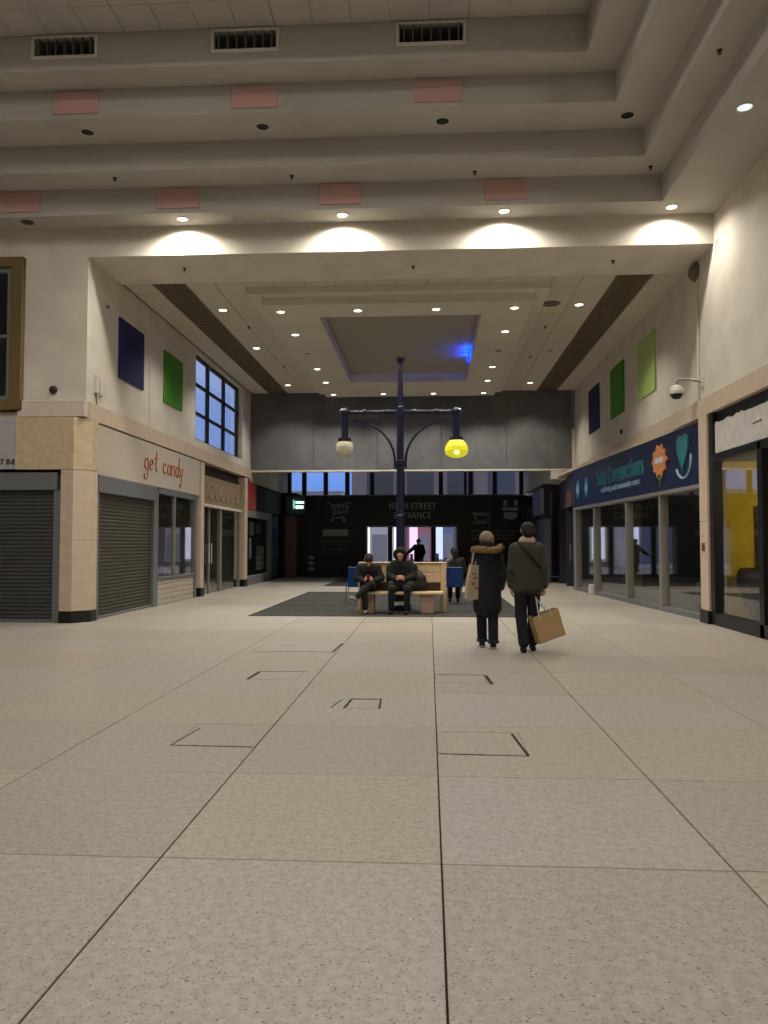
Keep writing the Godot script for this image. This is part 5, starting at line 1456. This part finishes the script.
	for e in [-1.0, 1.0]:
		path = [Vector3(-0.10, hh - 0.06, e * (dd + 0.003)), Vector3(-0.10, hh + 0.02, e * dd), Vector3(-0.06, hh + 0.16, e * 0.03), Vector3(-0.045, hh + 0.24, e * 0.012), Vector3(-0.03, hh + 0.16, e * 0.03), Vector3(0.07, hh + 0.02, e * dd), Vector3(0.07, hh - 0.06, e * (dd + 0.003))]
		mb = MB.new()
		mb.tube(path, 0.008, 6)
		part(mb, "handle", mats["letter_white"], bag)

func person_woman() -> void:
	var p := thing("person", "person in long dark hooded coat with fur trim walking away", "person", P(0.83, 0, 11.2), 0.0)
	var HL := Vector3(-0.085, 0.86, 0); var HR := Vector3(0.085, 0.86, 0)
	var KL := Vector3(-0.08, 0.47, -0.03); var KR := Vector3(0.08, 0.47, 0.0)
	var AL := Vector3(-0.07, 0.09, -0.08); var AR := Vector3(0.075, 0.09, 0.10)
	var SL := Vector3(-0.145, 1.30, 0.01); var SR := Vector3(0.145, 1.30, 0.01)
	var EL := Vector3(-0.195, 1.03, 0.02); var ER := Vector3(0.205, 1.03, 0.02)
	var WL := Vector3(-0.19, 0.92, -0.16); var WR := Vector3(0.2, 0.86, -0.14)
	var C := Vector3(0, 1.535, -0.02); var f := Vector3(0.15, -0.1, -1).normalized(); var u := Vector3(0, 1, -0.1).normalized()
	make_body(p, [[HL, KL, 0.07, 0.048], [KL, AL, 0.048, 0.036], [HR, KR, 0.07, 0.048], [KR, AR, 0.048, 0.036], [Vector3(0, 0.9, 0), Vector3(0, 1.25, 0), 0.07, 0.07], [SL, SR, 0.05, 0.05], [SL, EL, 0.045, 0.038], [EL, WL, 0.038, 0.028], [SR, ER, 0.045, 0.038], [ER, WR, 0.038, 0.028], [Vector3(0, 1.3, 0), Vector3(0, 1.44, 0), 0.05, 0.05]],
		head_bones(C, f, u), [hand_bones(WL, Vector3(0.4, -0.6, -0.8), Vector3(1, 0, 0), -1.0, 0.7), hand_bones(WR, Vector3(-0.3, -0.8, -0.6), Vector3(-1, 0, 0), 1.0, 0.7)], mats["skin"])
	face_parts(p, C, f, u)
	wear(p, "hair", [[C + Vector3(-0.005, 0.035, 0.012), C + Vector3(0.0, 0.03, -0.02), 0.10, 0.09], [C + Vector3(0.02, 0.0, 0.04), C + Vector3(0.03, -0.03, 0.04), 0.08, 0.07]], mat("hair_ash", Color(0.48, 0.43, 0.35), 0.85), 0.009, 0.03)
	wear(p, "hair_under", [[C + Vector3(-0.03, -0.055, 0.05), C + Vector3(0.03, -0.055, 0.05), 0.07, 0.07], [C + Vector3(0, -0.08, 0.05), C + Vector3(0.0, -0.12, 0.06), 0.075, 0.08]], mat("hair_dark", Color(0.07, 0.035, 0.03), 0.85), 0.01, 0.03)
	var navy := mat("coat_navy", Color(0.042, 0.042, 0.065), 0.85)
	var coat := [[Vector3(-0.085, 0.58, 0.01), Vector3(-0.075, 1.22, 0.01), 0.12, 0.11], [Vector3(0.085, 0.58, 0.01), Vector3(0.075, 1.22, 0.01), 0.12, 0.11], [Vector3(0, 0.56, 0.0), Vector3(0, 1.3, 0.02), 0.14, 0.13], [SL + Vector3(0.03, 0, 0), SR - Vector3(0.03, 0, 0), 0.085, 0.085]]
	var c := wear(p, "coat", coat + [[SL, EL, 0.085, 0.075], [EL, WL, 0.075, 0.062], [SR, ER, 0.085, 0.075], [ER, WR, 0.075, 0.062], [Vector3(-0.07, 1.36, 0.09), Vector3(0.07, 1.36, 0.09), 0.075, 0.075], [Vector3(0, 1.28, 0.12), Vector3(0, 1.36, 0.10), 0.07, 0.09]], navy, 0.012, 0.03)
	c.set_meta("label", "long dark navy padded coat with hood down")
	rng.seed = 4
	var fur := []
	var prev := Vector3.ZERO
	for k in 15:
		var a := lerpf(-0.15, PI + 0.15, k / 14.0)
		var q := Vector3(-cos(a) * 0.185, 1.40 + 0.02 * sin(a * 2.0 + 0.6) + 0.022 * -cos(a), 0.02 + sin(a) * 0.155)
		if k > 0: fur.append([prev, q, 0.040 + rng.randf() * 0.012, 0.040 + rng.randf() * 0.012])
		prev = q
		for e in 3:
			fur.append([q, q + Vector3(rng.randf_range(-1, 1), rng.randf_range(-0.4, 1), rng.randf_range(-0.3, 1)).normalized() * 0.062, 0.02, 0.010])
	wear(p, "fur_trim", fur, mats["fur"], 0.009, 0.012).set_meta("label", "shaggy golden brown fur trim")
	wear(p, "trousers", [[HL, KL, 0.085, 0.075], [KL, AL + Vector3(0, 0.04, 0), 0.075, 0.07], [HR, KR, 0.085, 0.075], [KR, AR + Vector3(0, 0.04, 0), 0.075, 0.07]], mat("denim_dark", Color.BLACK), 0.013, 0.015)
	for q in [AL, AR]:
		var mb := MB.new()
		mb.lathe([Vector2(0.078, 0.0), Vector2(0.082, 0.01), Vector2(0.08, 0.035), Vector2(0.07, 0.04), Vector2(0.0, 0.04)], 14, Transform3D(Basis(), q + Vector3(0, -0.01, 0)))
		part(mb, "cuff", mat("cuff_blue", Color(0.12, 0.13, 0.18), 0.9), p)
		var s := wear(p, "shoe", [[q + Vector3(0, -0.04, 0.03), q + Vector3(0, -0.045, -0.12), 0.042, 0.036]], mat("shoe_maroon", Color(0.09, 0.03, 0.035), 0.7), 0.01, 0.01)
		mb = MB.new()
		mb.xbox(Transform3D(Basis(), q + Vector3(0, -0.077, -0.045)), Vector3(0.085, 0.026, 0.25), 0.01)
		part(mb, "sole", mat("sole_pink", Color(0.55, 0.47, 0.46), 0.7), s)
	# cloth tote
	var t := thing("tote_bag", "cream printed cloth tote hanging from the shoulder of the fur-trimmed coat", "bag", p.position + Vector3(-0.235, 0.68, 0.09), 0.5)
	var mb := MB.new()
	var poly := PackedVector2Array([Vector2(-0.11, 0.03), Vector2(-0.07, 0.0), Vector2(0.08, 0.02), Vector2(0.13, 0.08), Vector2(0.11, 0.3), Vector2(0.085, 0.50), Vector2(-0.03, 0.51), Vector2(-0.085, 0.28)])
	mb.prism(poly, 0.07, Transform3D(Basis(), Vector3(0, 0, 0.0)))
	part(mb, "pouch", mat("cream_cloth", Color(0.66, 0.60, 0.51), 0.9), t)
	for q in [[-0.02, 0.36, 0.04, 0.39], [-0.01, 0.30, 0.06, 0.33], [-0.03, 0.22, 0.03, 0.26], [0.02, 0.16, 0.08, 0.19]]:
		bpart(Vector3(q[0], q[1], 0.07), Vector3(q[2], q[3], 0.073), "print", mat("print_rose", Color(0.55, 0.36, 0.33), 0.9), t)
	for x in [-0.01, 0.05]:
		mb = MB.new()
		mb.tube([Vector3(x, 0.5, 0.035), Vector3(x + 0.03, 0.62, 0.03), Vector3(x + 0.06, 0.73, 0.0), Vector3(x + 0.08, 0.735, -0.06)], 0.011, 6)
		part(mb, "strap", mat("cream_cloth", Color.WHITE), t)

func seated(p: Node3D, C: Vector3, f: Vector3, u: Vector3, ankles: Array, knees: Array, wrists: Array, coat: Material, legs: Material, lean := 0.0) -> void:
	var HL := Vector3(-0.09, 0.56, 0); var HR := Vector3(0.09, 0.56, 0)
	var q := Vector3(0, -0.45, -1) * lean
	var SL := Vector3(-0.17, 1.03, -0.03) + q; var SR := Vector3(0.17, 1.03, -0.03) + q
	var EL := Vector3(-0.25, 0.78, -0.08) + q * 0.6; var ER := Vector3(0.25, 0.78, -0.08) + q * 0.6
	var to := Vector3(0, 0.58, 0.03); var ch := Vector3(0, 0.98, -0.01) + q
	make_body(p, [[HL, knees[0], 0.07, 0.052], [knees[0], ankles[0], 0.05, 0.038], [HR, knees[1], 0.07, 0.052], [knees[1], ankles[1], 0.05, 0.038], [to, ch, 0.07, 0.07], [SL, SR, 0.05, 0.05], [SL, EL, 0.045, 0.04], [EL, wrists[0], 0.04, 0.028], [SR, ER, 0.045, 0.04], [ER, wrists[1], 0.04, 0.028], [Vector3(0, 1.02, -0.03) + q, C - u * 0.12, 0.055, 0.05]],
		head_bones(C, f, u), [hand_bones(wrists[0], (Vector3(0, 0.80, -0.42) - wrists[0]), Vector3(1, 0.4, 0), -1.0, 0.6), hand_bones(wrists[1], (Vector3(0, 0.80, -0.42) - wrists[1]), Vector3(-1, 0.4, 0), 1.0, 0.6)], mats["skin"], 0.016)
	face_parts(p, C, f, u)
	wear(p, "jacket", [[Vector3(-0.09, 0.60, 0.03), Vector3(-0.10, 0.98, -0.01) + q, 0.135, 0.12], [Vector3(0.09, 0.60, 0.03), Vector3(0.10, 0.98, -0.01) + q, 0.135, 0.12], [SL, SR, 0.085, 0.085], [SL, EL, 0.085, 0.078], [EL, wrists[0] * 0.85 + EL * 0.15, 0.078, 0.058], [SR, ER, 0.085, 0.078], [ER, wrists[1] * 0.85 + ER * 0.15, 0.078, 0.058], [Vector3(0, 1.0, -0.02) + q, Vector3(0, 1.08, -0.04) + q, 0.09, 0.075]], coat, 0.014, 0.035)
	wear(p, "trousers", [[HL, knees[0], 0.10, 0.078], [knees[0], ankles[0] + (knees[0] - ankles[0]).normalized() * 0.04, 0.075, 0.06], [HR, knees[1], 0.10, 0.078], [knees[1], ankles[1] + (knees[1] - ankles[1]).normalized() * 0.04, 0.075, 0.06], [HL, HR, 0.10, 0.10]], legs, 0.014, 0.02)

func person_phone() -> void:
	var p := thing("person", "person in dark jacket sitting on the bench, legs crossed, looking down at a phone", "person", P(-1.27, 0.012, 16.62), PI)
	var C := Vector3(0.0, 1.13, -0.25); var u := Vector3(0, 0.82, -0.57).normalized(); var f := Vector3(0, -0.57, -0.82).normalized()
	var kn := [Vector3(-0.06, 0.63, -0.42), Vector3(0.09, 0.52, -0.42)]
	var an := [Vector3(0.24, 0.36, -0.50), Vector3(0.06, 0.10, -0.40)]
	var wr := [Vector3(-0.09, 0.69, -0.32), Vector3(0.09, 0.69, -0.32)]
	seated(p, C, f, u, an, kn, wr, mat("jacket_black", Color(0.035, 0.03, 0.032), 0.85), mat("trouser_black", Color(0.03, 0.028, 0.032), 0.9), 0.13)
	wear(p, "hair", [[C + u * 0.04 - f * 0.025, C + u * 0.035 + f * 0.02, 0.096, 0.086], [C - f * 0.06, C - f * 0.06 - u * 0.06, 0.075, 0.06]], mat("hair_black", Color(0.04, 0.025, 0.02), 0.8), 0.009, 0.03)
	for q in [[an[0], Vector3(0.13, 0.02, -0.07)], [an[1], Vector3(0, -0.03, -0.13)]]:
		wear(p, "shoe", [[q[0] + Vector3(0, -0.045, 0.02), q[0] + q[1] + Vector3(0, -0.02, 0), 0.045, 0.038]], mat("trainer", Color(0.52, 0.48, 0.47), 0.7), 0.01, 0.01)
	var ph := thing("phone", "dark smartphone held by the person sitting with crossed legs", "phone", p.position + Vector3(0.0, 0.765, 0.42), 0.0)
	var mb := MB.new()
	mb.xbox(Transform3D(Basis(Vector3(1, 0, 0), 0.7), Vector3.ZERO), Vector3(0.075, 0.15, 0.009), 0.004)
	part(mb, "case", mat("phone_pink", Color(0.42, 0.26, 0.26), 0.4), ph)

func person_hooded() -> void:
	var p := thing("person", "person in dark hooded coat sitting on the bench beneath the lamp post", "person", P(-0.58, 0.012, 16.62), PI - 0.08)
	var C := Vector3(0.02, 1.235, -0.09); var u := Vector3(0, 0.9, -0.42).normalized(); var f := Vector3(0.1, -0.42, -0.9).normalized()
	var kn := [Vector3(-0.16, 0.53, -0.40), Vector3(0.17, 0.53, -0.40)]
	var an := [Vector3(-0.14, 0.09, -0.36), Vector3(0.19, 0.09, -0.38)]
	var wr := [Vector3(-0.08, 0.72, -0.28), Vector3(0.08, 0.72, -0.28)]
	var coat := mat("coat_black", Color(0.032, 0.033, 0.03), 0.9)
	seated(p, C, f, u, an, kn, wr, coat, mat("trouser_black", Color.BLACK))
	wear(p, "coat_skirt", [[Vector3(-0.14, 0.60, -0.02), Vector3(-0.19, 0.58, -0.28), 0.14, 0.10], [Vector3(0.14, 0.60, -0.02), Vector3(0.19, 0.58, -0.28), 0.14, 0.10], [Vector3(-0.2, 0.7, 0), Vector3(-0.22, 0.95, 0), 0.14, 0.12], [Vector3(0.2, 0.7, 0), Vector3(0.22, 0.95, 0), 0.14, 0.12]], coat, 0.015, 0.05)
	wear(p, "hair", [[C + u * 0.035 - f * 0.03, C + u * 0.03, 0.096, 0.092]], mat("hair_black", Color.BLACK), 0.01, 0.03)
	var r := f.cross(u).normalized()
	var hood := [[C + u * 0.04 - f * 0.05, C - u * 0.05 - f * 0.06, 0.115, 0.12]]
	var prev := Vector3.ZERO
	for k in 13:
		var a := lerpf(-0.9, PI + 0.9, k / 12.0)
		var q: Vector3 = C + r * cos(a) * 0.115 + u * (sin(a) * 0.12 + 0.01) + f * 0.02
		if k > 0: hood.append([prev, q, 0.035, 0.035])
		prev = q
	wear(p, "hood", hood, mat("hood_brown", Color(0.05, 0.04, 0.035), 0.95), 0.011, 0.03)
	for q in an:
		wear(p, "shoe", [[q + Vector3(0, -0.045, 0.02), q + Vector3(0, -0.05, -0.13), 0.044, 0.038]], mats["matt_black"], 0.01, 0.01)
	var bag := thing("shoulder_bag", "small dark maroon bag on the bench beside the hooded person", "bag", P(-0.24, 0.475, 16.62), PI)
	var mb := MB.new()
	mb.blob([[Vector3(-0.07, 0.14, 0), Vector3(0.07, 0.14, 0), 0.13, 0.13], [Vector3(-0.06, 0.26, 0), Vector3(0.06, 0.26, 0), 0.12, 0.11]], 0.015, 0.05)
	part(mb, "pouch", mat("bag_maroon", Color(0.08, 0.03, 0.03), 0.8), bag)
	mb = MB.new()
	var path := []
	for k in 9:
		var a := k / 8.0 * PI
		path.append(Vector3(cos(a) * 0.1, 0.33 + sin(a) * 0.12, 0))
	mb.tube(path, 0.012, 6)
	part(mb, "handle", mats["matt_black"], bag)

func person_chair() -> void:
	var p := thing("person", "dark-coated person with pale scarf sitting in a blue chair facing the entrance", "person", P(0.62, 0.03, 19.12), 0.0)
	var C := Vector3(0.0, 1.24, -0.06); var u := Vector3(0, 1, -0.1).normalized(); var f := Vector3(-0.2, -0.1, -1).normalized()
	var kn := [Vector3(-0.1, 0.52, -0.45), Vector3(0.1, 0.52, -0.45)]
	var an := [Vector3(-0.1, 0.09, -0.42), Vector3(0.1, 0.09, -0.42)]
	var wr := [Vector3(-0.10, 0.70, -0.3), Vector3(0.1, 0.70, -0.3)]
	seated(p, C, f, u, an, kn, wr, mat("jacket_black", Color.BLACK), mat("trouser_black", Color.BLACK))
	wear(p, "hair", [[C + u * 0.04 - f * 0.02, C + u * 0.03 + f * 0.02, 0.10, 0.09], [C - f * 0.06, C - f * 0.06 - u * 0.09, 0.085, 0.075]], mat("hair_dark", Color.BLACK), 0.01, 0.03)
	wear(p, "scarf", [[Vector3(-0.08, 1.10, 0.02), Vector3(-0.12, 1.05, 0.06), 0.06, 0.05], [Vector3(-0.17, 1.02, 0.06), Vector3(-0.19, 0.72, 0.09), 0.045, 0.04], [Vector3(-0.08, 1.10, 0.02), Vector3(-0.17, 1.02, 0.06), 0.055, 0.05]], mat("scarf_grey", Color(0.40, 0.40, 0.42), 0.9), 0.012, 0.03)
	for q in an:
		wear(p, "shoe", [[q + Vector3(0, -0.045, 0.02), q + Vector3(0, -0.05, -0.13), 0.044, 0.038]], mats["matt_black"], 0.011, 0.01)

func person_door() -> void:
	var p := thing("person", "person in dark coat standing at the glass street doors", "person", P(-0.45, 0.014, 33.9), 2.6)
	var HL := Vector3(-0.085, 0.88, 0); var HR := Vector3(0.085, 0.88, 0)
	var KL := Vector3(-0.09, 0.48, -0.03); var KR := Vector3(0.09, 0.48, 0.02)
	var AL := Vector3(-0.09, 0.09, -0.08); var AR := Vector3(0.09, 0.09, 0.08)
	var SL := Vector3(-0.18, 1.36, 0); var SR := Vector3(0.18, 1.36, 0)
	var EL := Vector3(-0.26, 1.1, 0.02); var ER := Vector3(0.38, 1.16, -0.1)
	var WL := Vector3(-0.22, 0.88, -0.08); var WR := Vector3(0.52, 1.0, -0.25)
	var C := Vector3(0, 1.56, -0.02); var f := Vector3(0, -0.1, -1).normalized(); var u := Vector3(0, 1, -0.1).normalized()
	make_body(p, [[HL, KL, 0.07, 0.048], [KL, AL, 0.048, 0.036], [HR, KR, 0.07, 0.048], [KR, AR, 0.048, 0.036], [Vector3(0, 0.9, 0), Vector3(0, 1.3, 0), 0.06, 0.06], [SL, SR, 0.05, 0.05], [SL, EL, 0.045, 0.038], [EL, WL, 0.038, 0.028], [SR, ER, 0.045, 0.038], [ER, WR, 0.038, 0.028], [Vector3(0, 1.3, 0), Vector3(0, 1.48, 0), 0.05, 0.05]],
		head_bones(C, f, u), [hand_bones(WL, Vector3(0, -1, -0.1), Vector3(1, 0, 0), -1.0, 0.5), hand_bones(WR, Vector3(0.3, -0.5, -0.6), Vector3(-1, 0, 0), 1.0, 0.6)], mats["skin"], 0.018)
	face_parts(p, C, f, u)
	wear(p, "hair", [[C + Vector3(0, 0.04, 0.015), C + Vector3(0, 0.035, -0.02), 0.097, 0.088]], mat("hair_black", Color.BLACK), 0.012, 0.03)
	wear(p, "coat", [[Vector3(-0.09, 0.62, 0), Vector3(-0.1, 1.28, 0), 0.13, 0.12], [Vector3(0.09, 0.62, 0), Vector3(0.1, 1.28, 0), 0.13, 0.12], [SL, SR, 0.09, 0.09], [SL, EL, 0.085, 0.075], [EL, WL, 0.075, 0.06], [SR, ER, 0.085, 0.075], [ER, WR, 0.075, 0.06]], mat("coat_black", Color.BLACK), 0.016, 0.03)
	wear(p, "trousers", [[HL, KL, 0.085, 0.07], [KL, AL, 0.07, 0.06], [HR, KR, 0.085, 0.07], [KR, AR, 0.07, 0.06]], mat("trouser_black", Color.BLACK), 0.016, 0.015)
	for q in [AL, AR]:
		wear(p, "shoe", [[q + Vector3(0, -0.045, 0.02), q + Vector3(0, -0.05, -0.13), 0.044, 0.038]], mats["matt_black"], 0.012, 0.01)
